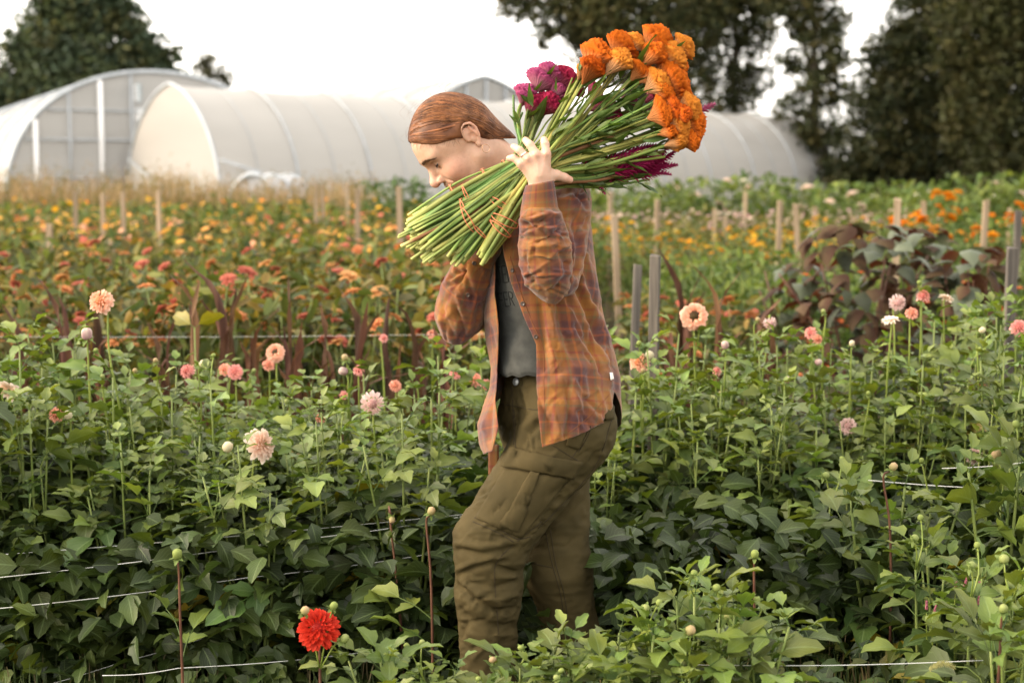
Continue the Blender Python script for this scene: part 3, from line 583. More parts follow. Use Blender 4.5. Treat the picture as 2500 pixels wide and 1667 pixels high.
# buds and blooms, centred at the origin, stem end at -Z
def bud_mesh(seed, cap=(.18,.25,.06), tip=(.36,.40,.15), r=.0090, open_=.0, stripe=None):
    g = Geo(); R = np.random.default_rng(seed); n = 10; V = []; C = []
    for i in range(7):
        a = math.pi*i/6; rr = r*math.sin(a)*(1+.1*math.sin(3*a)); z = -r*1.05*math.cos(a)
        for k in range(n):
            w = 1+.06*(k % 2); V.append((rr*w*math.cos(k*.628), rr*w*math.sin(k*.628), z)); m = i/6
            c = np.array(cap)*(1-m)+np.array(tip)*m
            if stripe is not None and k % 2: c = c*.5+np.array(stripe)*.5
            C.append(c)
    g.add(V, [(i*n+k, i*n+(k+1)%n, (i+1)*n+(k+1)%n, (i+1)*n+k) for i in range(6) for k in range(n)], None, np.array(C))
    for k in range(6):
        a = k*1.047+.3; d = (math.cos(a)*.8, math.sin(a)*.8, -.25+.5*(k % 2)); leaflet(g, (0,0,-r*.9), d, (0,0,1), r*1.7, r*.9, .6, .2, R, col=(.16,.22,.06))
    return g.mesh('bud', MT['petal'])
BUDS = [bud_mesh(1), bud_mesh(2, tip=(.58,.40,.24)), bud_mesh(3, cap=(.2,.26,.07), tip=(.3,.36,.1), r=.008)]
SPENT = bud_mesh(4, cap=(.40,.22,.26), tip=(.72,.62,.50), r=.017, stripe=(.30,.13,.20)); CREAM = bud_mesh(5, cap=(.5,.48,.3), tip=(.74,.68,.5), r=.014, stripe=(.55,.45,.3))
def ball(seed, n, r, cin, cout, wid=.9, lenk=.5, cup=1.2, top=1.0, bot=-.75, core=None):
    """pompon / decorative dahlia: petals on a Fibonacci sphere, opening outwards"""
    R = np.random.default_rng(seed); g = Geo()
    for i in range(n):
        z = top - (top-bot)*(i+.5)/n; a = i*2.39996 + R.normal()*.11; q = math.sqrt(max(0,1-z*z)); d = Vector((q*math.cos(a), q*math.sin(a), z))
        f = (i+.5)/n; L = r*lenk*(.55+.6*f)*(1+R.normal()*.14); out = (d*1.0 + Vector((math.cos(a), math.sin(a), 0))*(.15+.9*f*(1-f)) ).normalized()
        ax = out; s = ax.cross(Vector((0,0,1)));  s = s.normalized() if s.length > .01 else Vector((1,0,0)); u = s.cross(ax)
        base = d*r*(1-lenk*.5)*Vector((1,1,1)).x; V = []; C = []; uv = []
        for j,(t,w) in enumerate(((0,.45),(.45,1.0),(.8,.85),(1.0,.2))):
            for k in (-1,0,1):
                p = base + ax*(L*t*1.1) + s*(k*w*L*wid*.42) + u*(L*(.16*cup*abs(k)*w*(1-.4*t) - .10*t*t)); V.append(tuple(p)); uv.append((.5+k*.5,t))
                m = min(1,max(0,.15+.35*f+.55*t*t)); C.append((np.array(cin)*(1-m)+np.array(cout)*m)*(1-.05*abs(k)))
        g.add(V, [(j*3+k, j*3+k+1, j*3+k+4, j*3+k+3) for j in range(3) for k in range(2)], uv, np.array(C)*(1+R.normal()*.05))
    g.add(*sph((0,0,0 if core is None else -.35*r), r*.55, 10, 8), None, np.array(cin)*.75 if core is None else np.array(core))
    return g
PEACH = ((.80,.30,.13),(.86,.62,.50)); PINK = ((.70,.20,.17),(.84,.46,.42)); WHITE = ((.82,.55,.36),(.86,.80,.74)); RED = ((.42,.012,.006),(.60,.035,.010)); SALM = ((.75,.25,.15),(.84,.48,.38)); BLUSH = ((.72,.42,.40),(.84,.70,.66))
def mkball(nm, seed, n, r, pal, **k): return ball(seed, n, r, pal[0], pal[1], **k).mesh('bloom', MT['petal'])
B_PEACH = mkball('p', 1, 110, .031, PEACH); B_PINK = mkball('k', 2, 80, .021, PINK, cup=1.6); B_RED = mkball('r', 3, 170, .043, RED, wid=.62, lenk=.55, top=1.0, bot=-.35)
B_BLUSH = mkball('b', 4, 90, .030, BLUSH, wid=.7); B_SALM = mkball('s', 5, 70, .019, SALM, cup=1.6); B_SMALL = mkball('t', 6, 46, .013, PINK)
B_WHITE = rosette([(11,.006,-.15,.034),(10,.005,.15,.030),(8,.004,.5,.022)], WHITE[0], WHITE[1], seed=8, wid=.46).mesh('bloom', MT['petal'])
B_PWHITE = ball(9, 95, .034, (.84,.50,.34), (.86,.76,.68), wid=.72, lenk=.75, top=.95, bot=-.25).mesh('bloom', MT['petal'])
B_RING = ball(10, 120, .034, (.82,.36,.20), (.86,.58,.46), wid=1.0, top=.84, bot=-.85, core=(.07,.045,.015), lenk=.6).mesh('bloom', MT['petal'])  # core sphere coloured dark in place of the shade inside the hollow

def dahlia_proto(seed, h, spread, nst, nodes, lsc=1.0, young=True, budp=.6, start=.12, redstem=False):
    R = np.random.default_rng(seed); parts = []
    for k in range(nst):
        a = 6.283*k/nst + R.normal()*.4; e = spread*(.25+.75*R.random()) if k else spread*.1; hk = h*(1 if k == 0 else .72+.28*R.random())
        tip = np.array([e*math.cos(a), e*math.sin(a), hk]); P = spline([(tip[0]*.12, tip[1]*.12, -.02), tip*[.55,.55,.45]+[R.normal()*.015,R.normal()*.015,0], tip], 9)
        g = Geo(); g.tube(P, np.linspace(.0065,.0028,9), 6, col=(1,1,1) if not redstem else (1,.5,.5))
        ch = []; top_parts = []
        parts.append(('stem', g.mesh('stem', MT['stem']), I4, ch))
        ph = R.random()*6.28; ts = np.linspace(start, .93, nodes)
        for i,t in enumerate(ts):
            p = P[min(8,int(t*8))] + (P[min(8,int(t*8)+1)]-P[min(8,int(t*8))])*(t*8-int(t*8)); ph += 1.57 + R.normal()*.3
            for s in (0, math.pi):
                if R.random() < .08: continue
                yg = young and t > .74; me = (LEAFY if yg else LEAF3)[R.integers(4 if yg else 9)]
                if R.random() < .025 and t < .7: me = LEAFD[R.integers(2)]
                el = (.55 if yg else .12) + R.normal()*.28 - .25*(1-t); sc = lsc*(.8+.45*R.random())*(.8 if t > .85 else 1)*(1.1 if t < .6 else 1)
                parts.append(('leaf', me, aim(tuple(p), ph+s+R.normal()*.25, el, R.normal()*.35, sc), []))
        if R.random() < budp:
            nb = 1 + (R.random() < .5)
            for q in range(nb):
                L = .05+.08*R.random(); d = np.array([R.normal()*.25, R.normal()*.25, 1]); tp = tip + d*L; gg = Geo(); gg.tube(spline([tip, tip+d*L*.5+[R.normal()*.008,0,0], tp],5), np.linspace(.0024,.0018,5), 5, col=(1.2,1.2,.9))
                parts.append(('bud_stalk', gg.mesh('bud_stalk', MT['stem']), I4, [('bud', BUDS[R.integers(3)], Matrix.Translation(tp) @ Matrix.Rotation(R.normal()*.9,4,'X') @ Matrix.Scale(.8+.5*R.random(),4))]))
        for q in range(2): parts.append(('leaf', LEAFY[R.integers(4)], aim(tuple(tip), R.random()*6.28, .9+R.normal()*.2, R.normal()*.3, .55*lsc), []))
    return parts
TALL = [dahlia_proto(600+i, .98, .19, 5, 8, budp=.28, start=.08) for i in range(6)]
LOW = [dahlia_proto(640+i, .47, .15, 5, 5, lsc=.95, start=.2, budp=.15) for i in range(4)]
R = np.random.default_rng(11); npl = 0
def plant(px, Y, hgt, protos, base_h, label, group, name='dahlia_plant', sc=None):
    x = (px-CX)*Y/F; s = hgt/base_h
    inst(name, protos[R.integers(len(protos))], Matrix.Translation((x,Y,0)) @ Matrix.Rotation(R.random()*6.28,4,'Z') @ Matrix.Rotation(R.normal()*.05,4,'X') @ Matrix.Diagonal((s**.5*1.0, s**.5*1.0, s, 1)), label, 'dahlia', group)
LB = 'leafy green dahlia plant in the bed left of the woman'; RB = 'leafy green dahlia plant in the bed right of the woman'
for Y, x0, x1, h0 in ((3.92,-60,1010,.66),(4.15,-90,1090,.72),(4.42,-40,1180,.76),(4.7,-80,1240,.72),(5.1,-60,1240,.46)):
    px = x0
    while px < x1:
        h = h0*(.84+.30*R.random()) + (.10 if px < 260 else 0)*(Y > 4.1) ; plant(px + R.normal()*25, Y + R.normal()*.06, h, TALL, .98, LB, 'dahlias in the left bed'); px += 170*3.95/Y
for Y, x0, x1, h0 in ((4.30,1500,2560,.66),(4.55,1420,2560,.76),(4.8,1330,2560,.80),(5.1,1420,2560,.74)):
    px = x0
    while px < x1:
        h = h0*(.84+.30*R.random()) + .12*max(0,(px-1900)/600); plant(px + R.normal()*25, Y + R.normal()*.06, h, TALL, .98, RB, 'dahlias in the right bed'); px += 175*4.2/Y
FB = 'low young dahlia plant in the near row along the bottom picture edge'
for (px,Y,h) in ((960,3.02,.33),(1080,3.0,.29),(1190,2.92,.28),(1290,3.02,.33),(1390,2.98,.33),(1490,3.05,.38),(1590,2.95,.41),(1690,3.05,.47),(1790,2.98,.46),(1880,3.1,.40),(1340,2.72,.30),(1500,2.7,.33),(1650,2.7,.33),(1180,2.7,.28),(1800,2.72,.32),(2420,3.2,.46),(2530,3.0,.5),(2300,3.5,.46),(2150,2.75,.2),(2380,2.75,.26),(2200,3.75,.56),(2080,4.0,.50),(2480,3.7,.66)):
    plant(px, Y, h, LOW, .47, FB, 'young dahlias in the near row')

# single flower stalks that stand out
def stalk(px, py, Y, bloom, name, label, facing=(0,-.6,.6), sc=1.0, drop=.35, lean=0., group=None, cat='dahlia', red=False, buds=(), spin=0., leaves=2, thick=1.0, part='bloom'):
    c = W(px, py, Y); root = empty(name, (c.x+lean, Y+.02, 0), label, cat, group)
    f = Vector(facing).normalized(); b = c - f*.012*sc; base = Vector((c.x+lean, Y+.02, c.z-drop))
    P = spline([Vector((c.x+lean*1.2, Y+.03, -.02)), base, base.lerp(b,.55)+Vector((lean*-.15,0,.02)), b - f*.02*sc, b], 14); R_ = np.random.default_rng(int(px*7+py))
    st = Geo().tube(P, np.linspace(.0042,.0022,14)*thick, 6, col=(1.15,1.15,.85)).obj('stem', MT['stemred'] if red else MT['stem'], root)
    link(part, bloom, root, Matrix.Translation(c) @ f.to_track_quat('Z','Y').to_matrix().to_4x4() @ Matrix.Rotation(spin,4,'Z') @ Matrix.Scale(sc*.92,4))
    for q in range(leaves):
        p = P[int(4+q*1.8)]; link('leaf', LEAFY[R_.integers(4)], root, aim(tuple(p), R_.random()*6.28, .35+R_.normal()*.2, R_.normal()*.3, .95))
    for (bx_,by_,bi) in buds:
        bp = W(bx_,by_,Y-.01); q = P[7]; Geo().tube(spline([q, Vector(q).lerp(bp,.6)+Vector((0,0,.015)), bp],6), .0019, 5, col=(1.15,1.15,.85)).obj('bud_stalk', MT['stem'], root)
        link('bud', bi, root, Matrix.Translation(bp) @ Matrix.Rotation(.6,4,'Y') @ Matrix.Scale(1.1,4))
    return root
D = 'dahlia_flower'
stalk(246,735,4.35,B_PEACH,D,'round peach dahlia bloom, highest of the left bed',(-.35,-.75,.5),1.08,.42,.05)
stalk(212,815,4.25,SPENT,D,'closed purple-veined spent dahlia head below the highest peach bloom',(0,-.1,1),1.15,.45,.0)
stalk(22,952,4.1,B_WHITE,D,'white dahlia seen from behind at the left picture edge',(.25,.75,.55),1.15,.4,.04)
stalk(166,1013,4.05,CREAM,D,'cream striped dahlia bud low in the left bed',(-.1,-.4,1),1.0,.35,0)
stalk(637,1085,3.95,B_PWHITE,D,'peach and white dahlia bloom in the middle of the left bed',(.62,-.6,.3),1.0,.42,-.12,buds=[(556,1091,CREAM)])
stalk(909,985,4.15,B_BLUSH,D,'drooping faded blush dahlia left of the open shirt',(.1,-.75,-.55),1.05,.4,.03)
stalk(672,860,4.9,B_RING,D,'pink ring-shaped dahlia with hollow centre left of the woman',(0,-.85,.45),.85,.4,0)
stalk(655,890,4.95,B_SALM,D,'small pink dahlia tucked under the ring-shaped one',(0,-.6,.4),1.0,.4,0)
stalk(574,908,4.7,B_PINK,D,'salmon dahlia, right one of a touching pair in the left bed',(.1,-.8,.3),1.1,.4,0)
stalk(548,902,4.75,B_SALM,D,'salmon dahlia, left one of a touching pair in the left bed',(-.4,-.7,.3),1.0,.4,0)
stalk(457,905,4.7,B_PINK,D,'half hidden pink dahlia behind a large cream bud',(-.4,-.4,.6),1.05,.4,0)
stalk(496,888,4.55,CREAM,D,'large cream bud in front of the half hidden pink dahlia',(.5,-.2,.8),1.0,.4,-.03)
stalk(842,873,4.6,BUDS[1],D,'closed peach bud above two pale pink dahlias',(-.2,-.2,1),1.4,.4,.03)
stalk(838,906,4.6,SPENT,D,'pale spent dahlia head, left of a small bright pink one',(-.6,-.3,.2),.95,.4,.02)
stalk(876,903,4.75,B_PINK,D,'small bright pink dahlia above the drooping blush one',(.1,-.5,.7),.8,.4,0)
stalk(937,825,5.2,B_SMALL,D,'tiny pink dahlia at the height of the raised elbow',(.3,-.5,.7),1.15,.4,0)
stalk(965,942,4.9,B_SALM,D,'soft pink dahlia nearest to the open shirt front',(0,-.8,.2),1.0,.4,0)
stalk(1112,909,4.9,B_PINK,D,'salmon dahlia directly under the raised elbow',(0,-.7,.5),.95,.4,0)
stalk(1160,926,4.8,B_SALM,D,'salmon dahlia touching the shirt edge',(.2,-.7,.5),1.15,.4,0)
stalk(1187,938,4.85,B_PINK,D,'pink dahlia half covered by the shirt front',(.2,-.7,.5),.8,.4,0)
stalk(1055,816,6.2,B_SALM,D,'orange pink bloom far behind the elbow',(0,-.3,.9),1.1,.4,0)
stalk(783,1020,4.5,B_SALM,D,'flat orange pink bloom low behind the drooping blush dahlia',(0,-.2,1),.85,.4,0)
stalk(840,965,4.7,B_SMALL,D,'small pale pink bloom peeping through leaves left of the blush one',(.2,-.8,.2),1.1,.4,0)
stalk(136,1012,4.4,B_SALM,D,'orange flecked bloom half hidden by the cream striped bud',(-.3,-.6,.5),1.1,.4,0)
stalk(1695,772,4.75,B_RING,D,'ring-shaped peach dahlia with dark hollow centre right of the woman',(-.08,-.9,.25),1.18,.45,.02,buds=[(1712,800,BUDS[2])])
stalk(1560,884,4.55,B_PEACH,D,'peach dahlia with a white bud just left of the grey stake',(-.5,-.6,.4),.95,.4,.02,buds=[(1585,868,CREAM),(1560,838,BUDS[2])])
stalk(1770,842,4.6,SPENT,D,'striped round spent head right of the ring-shaped dahlia',(-.2,-.3,1),.85,.4,0)
stalk(1880,790,4.8,B_BLUSH,D,'nodding spent dahlia seen from the side above the right bed',(.1,-.3,-.9),.7,.4,-.05)
stalk(1750,905,4.7,B_SMALL,D,'small pale pink bloom low right of the grey stake',(0,-.3,.9),1.1,.4,0)
stalk(1978,812,5.0,B_PINK,D,'deep pink dahlia, upper one of a pair in the right bed',(-.6,-.3,.5),.95,.4,0)
stalk(1996,828,4.95,B_SALM,D,'soft pink dahlia, lower one of a pair in the right bed',(.5,-.4,.3),.9,.4,0)
stalk(1998,884,4.6,SPENT,D,'small brownish spent dahlia under the pink pair',(.4,-.3,.2),.75,.4,0)
stalk(2192,739,4.9,B_BLUSH,D,'pale pink dahlia with loose petals left of the pointed pink bud',(.3,-.6,-.2),.85,.4,0)
stalk(2254,722,4.9,B_PINK,D,'pointed half open pink dahlia, highest of the right bed',(.1,-.2,1),1.0,.42,0)
stalk(2226,764,4.85,B_SALM,D,'small soft pink dahlia under the pointed pink one',(0,-.5,.6),1.0,.4,0)
stalk(2312,727,4.95,B_WHITE,D,'flat white dahlia tilted away right of the pointed pink one',(.5,.2,.9),.8,.4,0)
stalk(2172,780,4.7,B_WHITE,D,'white petalled bloom half hidden by a leaf in the right bed',(-.3,-.2,1),.85,.4,0)
stalk(2080,838,4.6,CREAM,D,'round cream bud left of the white petalled bloom',(0,-.3,1),.75,.4,0)
stalk(2398,806,4.6,CREAM,D,'cream bud near the right end of the right bed',(.5,-.2,.7),.85,.4,0)
stalk(2488,800,4.8,B_PINK,D,'pink dahlia cut by the right picture edge',(0,-.7,.4),1.2,.4,0)
stalk(2070,1040,4.55,B_BLUSH,D,'ragged peach white bloom half buried in the right bed',(-.2,-.8,.2),.85,.35,0)
stalk(2378,1112,4.3,B_BLUSH,D,'ragged cream bloom low at the right by the string',(-.2,-.6,.5),.75,.35,0)
stalk(1922,927,4.45,SPENT,D,'twisted cream and brown bud in the right bed',(.3,-.3,.9),.7,.35,0)
stalk(2181,1139,3.62,BUDS[1],D,'brown pink closed bud on a red stalk at the right',(.5,-.3,.8),1.35,.38,.01,red=True)
stalk(778,1534,3.02,B_RED,D,'large fiery red pompon dahlia at the bottom of the picture',(.05,-.72,.68),.86,.3,.0,red=True,buds=[(842,1558,BUDS[0]),(745,1490,BUDS[1]),(815,1478,BUDS[2])])
stalk(957,1268,3.7,BUDS[1],D,'peach bud against the white string left of the knee',(.2,-.4,-.6),1.1,.3,.02,red=True)
stalk(1053,1247,3.55,BUDS[1],D,'green and peach bud on a red stalk just left of the knee',(.3,-.3,.8),1.3,.42,.0,red=True)
stalk(433,1352,3.5,BUDS[2],D,'green star shaped bud on a red stalk at lower left',(0,-.2,1),1.8,.33,.0,red=True)
stalk(1843,1352,3.3,BUDS[2],D,'green bud on a bare brown stalk in the near row',(0,-.2,1),1.4,.3,.01,red=True)
stalk(2450,1485,2.95,BUDS[0],D,'yellow green bud at the bottom right',(0,-.3,1),1.2,.25,.0,red=True)
for i,(px,py,Y) in enumerate([(620,905,4.9),(1020,940,5.1),(1440,880,5.0),(1905,1000,4.5),(1850,780,4.9),(2280,880,4.7),(2440,900,4.6),(330,905,4.5),(90,870,4.6),(700,980,4.4),(1760,960,4.6),(2120,960,4.5),(1700,930,4.7),(1570,905,4.5),(2330,960,4.4),(2010,760,4.95),(1550,1010,4.5),(470,1000,4.3),(250,920,4.35),(380,880,4.5)]):
    stalk(px,py,Y,BUDS[i%3],'dahlia_bud','green unopened dahlia bud standing above the bed leaves',(R.normal()*.4,-.2,1),1.0,.3,R.normal()*.02,group='green buds above the beds',cat='bud')
c = W(475,800,5.2); root = empty('yellow_leaf_shoot', (c.x,5.2,0), 'yellowed leaf pair above the left bed below the bent maroon stalk', 'leaf')
Geo().tube([Vector((c.x,5.2,-.02)), c], .003, 5).obj('stem', MT['stem'], root)
for az in (.35, 2.7): link('leaf', YELL, root, aim(tuple(c), az, .5, -1.0, 1.0))

# strings
def string(name, label, pts, r=.0011):
    P = [W(*p) for p in pts]; Q = []
    for a,b in zip(P[:-1],P[1:]): Q += [a.lerp(b,t)+Vector((0,0,-.006*math.sin(math.pi*t))) for t in np.linspace(0,1,14)[:-1]]
    Q.append(P[-1]); V,Fc,uv = tube(Q, r, 5); tag(link(name, mk(name,V,Fc,MT['twine'],uv,None)), label, 'twine', 'white strings along the beds')
string('twine', 'upper white string running from the left bed to the knee', [(-60,1358,3.76),(1185,1250,3.95)])
string('twine', 'second white string just below the upper one', [(-60,1415,3.66),(700,1320,3.8),(1170,1253,3.93)])
string('twine', 'white string crossing the left bed at shin height', [(-60,1490,3.66),(600,1410,3.75),(1120,1340,3.88)])
string('twine', 'faint white string low in the lower left corner', [(-60,1715,3.6),(308,1612,3.75),(553,1536,3.9),(780,1475,4.05)], .0008)
string('twine', 'short white string near the ground left of the red dahlia', [(250,1648,3.55),(436,1630,3.6),(900,1590,3.75)])
string('twine', 'white string at the right picture edge', [(2300,1143,4.05),(2560,1120,3.9)])
string('twine', 'second string below it at the right edge', [(2120,1172,4.05),(2560,1195,3.8)],.0012)
string('twine', 'short white string lying near the bottom right', [(1700,1622,3.02),(2400,1611,3.02)],.0009)
string('twine', 'distant string behind the gladiolus clumps', [(-60,822,5.9),(1200,815,5.9)],.0007)

# grass and weeds in the path
MT['grass'] = M('grass_blade', (1,1,1), None, rough=.6, trans=(1.2,1.2,.7), tfac=.3, attr=True, spec=.2)
weeds('grass', 'thin grass and weeds covering the path at lower right', 2.9, 4.5, 1350, 2600, .20, 3600, 12, [(.07,.10,.03),(.10,.13,.04),(.18,.14,.07),(.05,.08,.03)], 'grass', False, .010)
weeds('grass', 'thin grass under the left bed', 3.6, 4.3, -60, 1350, .12, 900, 13, [(.04,.06,.02),(.06,.08,.03),(.12,.10,.05)], 'grass', False, .010)
MT['leafmass'] = leaf_vein(M('undergrowth_leaf', (.024,.040,.0105), (.042,.062,.0155), 9, rough=.5, trans=(1.6,1.6,.45), tfac=.22, attr=True, spec=.35))
def ground_leaves(name, label, n, Y0, Y1, px0, px1, h, seed, size, cols):
    R = np.random.default_rng(seed); Y = Y0+(Y1-Y0)*R.random(n); x = (px0+(px1-px0)*R.random(n)-CX)*Y/F; z = h*R.random(n)**1.3
    gg = Geo(); leaflet(gg, (0,0,0), (1,0,.1), (0,0,1), 1.0, .58, .65, .28, np.random.default_rng(seed)); TV = gg.v[0]; TU = gg.uv[0]; TF_ = gg.f
    V,Fc = scatter(np.stack([x,Y,z],1), euler_mats(R.normal(size=n)*.45, R.normal(size=n)*.45+.15, R.random(n)*6.28), size*(R.random(n)*.7+.65), TV, TF_)
    cols = np.array(cols); c = np.repeat(cols[R.integers(len(cols), size=n)]*(R.random((n,1))*.9+.5), len(TV), 0)
    tag(link(name, mk(name,V,Fc,MT['leafmass'],np.tile(TU,(n,1)),c,True)), label, None, None, 'stuff')
ground_leaves('ground_cover', 'low leafy weeds covering the soil at lower right', 2600, 2.8, 4.4, 1400, 2600, .22, 14, .058, [(.8,1.0,.8),(1.0,1.1,.8),(.7,.8,.8),(1.4,1.1,.6)])
ground_leaves('undergrowth', 'dark undergrowth leaves beneath the left and right dahlia beds', 12500, 3.62, 5.4, -80, 2600, .47, 15, .078, [(.85,.9,.7),(1.1,1.1,.75),(.65,.72,.7),(1.3,1.2,.7)])
# pink knotweed spikes and a foxtail in the lower right corner
KW = Geo()
_R = np.random.default_rng(3)
for k in range(60):
    t = k/60; a = k*2.4; KW.add(*sph((.0035*math.cos(a)*(1-.5*t), .0035*math.sin(a)*(1-.5*t), t*.03), .0017+.0008*_R.random(), 5, 3), None, np.array((.48,.17,.22))*(.6+.7*_R.random()))
KWM = KW.mesh('flower_spike', MT['petal'])
for i,(px,py,lx) in enumerate([(2333,1440,.01),(2355,1430,-.01),(2393,1440,.0),(2262,1487,.02),(2280,1497,.01),(2390,1475,0)]):
    stalk(px,py,3.35,KWM,'knotweed','pink knotweed spike among the weeds at lower right',(.2*math.sin(i*2),-.1,1),.8,.2,lx,group='pink knotweed spikes',cat='weed',leaves=2,thick=.5,part='flower_spike')
fx = Geo()
for k in range(260):
    t = _R.random(); a = _R.random()*6.28; p = Vector((t*.055, 0, .012*math.sin(t*3))); d = Vector((.4, math.cos(a), math.sin(a))).normalized(); fx.tube([p, p+d*.008],[.0008,.0002],3,cap=False,col=(.42,.40,.16))
c = W(2268,1632,2.95); root = empty('foxtail_grass', (c.x+.12,c.y,.1), 'fuzzy foxtail seed head in the bottom right corner', 'weed')
link('seed_head', fx.mesh('seed_head', MT['grass']), root, Matrix.Translation(c))
Geo().tube(spline([Vector((c.x+.20,c.y,-.02)), Vector((c.x+.17,c.y,.12)), c+Vector((.11,0,-.02)), c+Vector((.055,0,.005))],7), .0012, 4).obj('stem', MT['stem'], root)
# ------------------------------------------------------------------ the woman
Y0 = 3.65
def Q(px, py, dy=0.): return np.array(W(px, py, Y0+dy))
PXM = Y0/F                                   # metres per photograph pixel at her depth
# --- signed distance tools
def s_cone(P, a, b, ra, rb):
    a = np.asarray(a, np.float32); b = np.asarray(b, np.float32); ba = b-a; h = np.clip(((P-a)@ba)/(ba@ba+1e-9), 0, 1)
    return np.linalg.norm(P-a-h[..., None]*ba, axis=-1) - (ra+(rb-ra)*h)
def s_ell(P, c, r):
    q = P-np.asarray(c, np.float32); r = np.asarray(r, np.float32); k0 = np.linalg.norm(q/r, axis=-1); k1 = np.linalg.norm(q/(r*r), axis=-1); return k0*(k0-1)/(k1+1e-9)
def smin(a, b, k): h = np.clip(.5+.5*(b-a)/k, 0, 1); return b+(a-b)*h-k*h*(1-h)
def ssub(a, b, k): return -smin(-a, b, k)     # a without b
def surfnet(f, lo, hi, h):
    lo = np.asarray(lo, float); n = np.ceil((np.asarray(hi)-lo)/h).astype(int)+1
    gx = np.stack(np.meshgrid(*[lo[i]+h*np.arange(n[i]) for i in range(3)], indexing='ij'), -1).astype(np.float32); D = f(gx)
    S = D < 0; c = [(i,j,k) for i in (0,1) for j in (0,1) for k in (0,1)]; sl = lambda A,i,j,k: A[i:n[0]-1+i, j:n[1]-1+j, k:n[2]-1+k]
    cnt = sum(sl(S,*q).astype(int) for q in c); act = (cnt > 0) & (cnt < 8); idx = -np.ones(act.shape, int); idx[act] = np.arange(act.sum())
    acc = np.zeros((act.sum(),3)); num = np.zeros(act.sum()); A = np.argwhere(act)
    for p in c:
        for ax in range(3):
            if p[ax] == 0:
                q = list(p); q[ax] = 1; d0 = sl(D,*p)[act]; d1 = sl(D,*q)[act]; m = (d0 < 0) != (d1 < 0); t = d0/(d0-d1+1e-12)
                pt = np.array(p)[None]*1. + np.eye(3)[ax]*t[:,None]; acc[m] += pt[m]; num[m] += 1
    V = lo + h*(A + acc/num[:,None]); Fq = []
    for ax in range(3):
        o1, o2 = (ax+1)%3, (ax+2)%3; s0 = [slice(None)]*3; s1_ = [slice(None)]*3; s0[ax] = slice(0,-1); s1_[ax] = slice(1,None); a = S[tuple(s0)]; b = S[tuple(s1_)]
        E = np.argwhere(a != b); E = E[(E[:,o1] > 0)&(E[:,o2] > 0)&(E[:,o1] < n[o1]-1)&(E[:,o2] < n[o2]-1)]; fl = a[tuple(E.T)]
        def cell(d1, d2): e = E.copy(); e[:,o1] -= d1; e[:,o2] -= d2; return idx[tuple(e.T)]
        q = np.stack([cell(1,1), cell(0,1), cell(0,0), cell(1,0)], 1); q[~fl] = q[~fl][:, ::-1]; Fq.append(q)
    return V, np.concatenate(Fq)
def smooth(V, Fq, it=2, lam=.5):
    e = np.concatenate([Fq[:, [i, (i+1) % 4]] for i in range(4)]); e = np.concatenate([e, e[:, ::-1]]); deg = np.bincount(e[:,0], minlength=len(V))[:,None]+1e-9
    for _ in range(it):
        s = np.stack([np.bincount(e[:,0], weights=V[e[:,1],k], minlength=len(V)) for k in range(3)], 1)/deg; V = V + lam*(s-V)
    return V
def normals(V, Fq):
    Fq = np.asarray(Fq); nrm = np.cross(V[Fq[:,2]]-V[Fq[:,0]], V[Fq[:,3]]-V[Fq[:,1]]); N = np.zeros_like(V)
    for i in range(4): np.add.at(N, Fq[:,i], nrm)
    return N/(np.linalg.norm(N, axis=1, keepdims=True)+1e-12)
CAMP = np.array([0,0,CAM_H])
def seg_dist(p, poly):
    d = np.full(len(p), 1e9); poly = np.asarray(poly, float)
    for a,b in zip(poly[:-1], poly[1:]):
        ba = b-a; h = np.clip(((p-a)@ba)/(ba@ba+1e-9), 0, 1); d = np.minimum(d, np.linalg.norm(p-a-h[:,None]*ba, axis=1))
    return d
def sculpt(V, Fq, strokes, mask=None):
    """ridges and creases drawn as strokes (points in photograph pixels, width px, height m) on the side that faces the camera"""
    N = normals(V, Fq); view = CAMP-V; view /= np.linalg.norm(view, axis=1, keepdims=True); face = np.clip((N*view).sum(1)*2.5, 0, 1)
    if mask is not None: face = face*mask
    p = proj(V); H = np.zeros(len(V))
    for pts, w, h in strokes: H += h*np.exp(-(seg_dist(p, pts)/w)**2)
    return V + N*(H*face)[:,None]
def auto(n, box_, ang, ln, w, h, seed):
    """many small creases: random strokes inside a pixel box, angle range in degrees"""
    R_ = np.random.default_rng(seed); out = []
    for k in range(n):
        x, y = box_[0]+(box_[2]-box_[0])*R_.random(), box_[1]+(box_[3]-box_[1])*R_.random(); a = math.radians(ang[0]+(ang[1]-ang[0])*R_.random()); L = ln[0]+(ln[1]-ln[0])*R_.random(); dx, dy = math.cos(a)*L/2, -math.sin(a)*L/2; b = R_.normal()*L*.12
        hh = h*(.5+R_.random()); out.append(([(x-dx,y-dy),(x+b*.7,y+b),(x+dx,y+dy)], w*(.7+.6*R_.random()), hh if k % 2 else -hh))
    return out
def wrinkle(V, Fq, amp, sc, seed=0, st=(1,1,1)):
    N = normals(V, Fq); st = np.array(st); n = np.array([1-abs(N3(tuple(v*st*sc+seed)))*2 for v in V]); return V + N*(amp*n)[:,None]
def bvh(V, Fq): return BVHTree.FromPolygons([tuple(v) for v in V], [tuple(int(i) for i in f) for f in Fq])
def hit(tree, px, py):
    r = ray(px, py).normalized(); loc, n, i, d = tree.ray_cast(Vector((0,0,CAM_H)), r)
    if loc is None: return None, None
    if n.dot(r) > 0: n = -n
    return loc, n
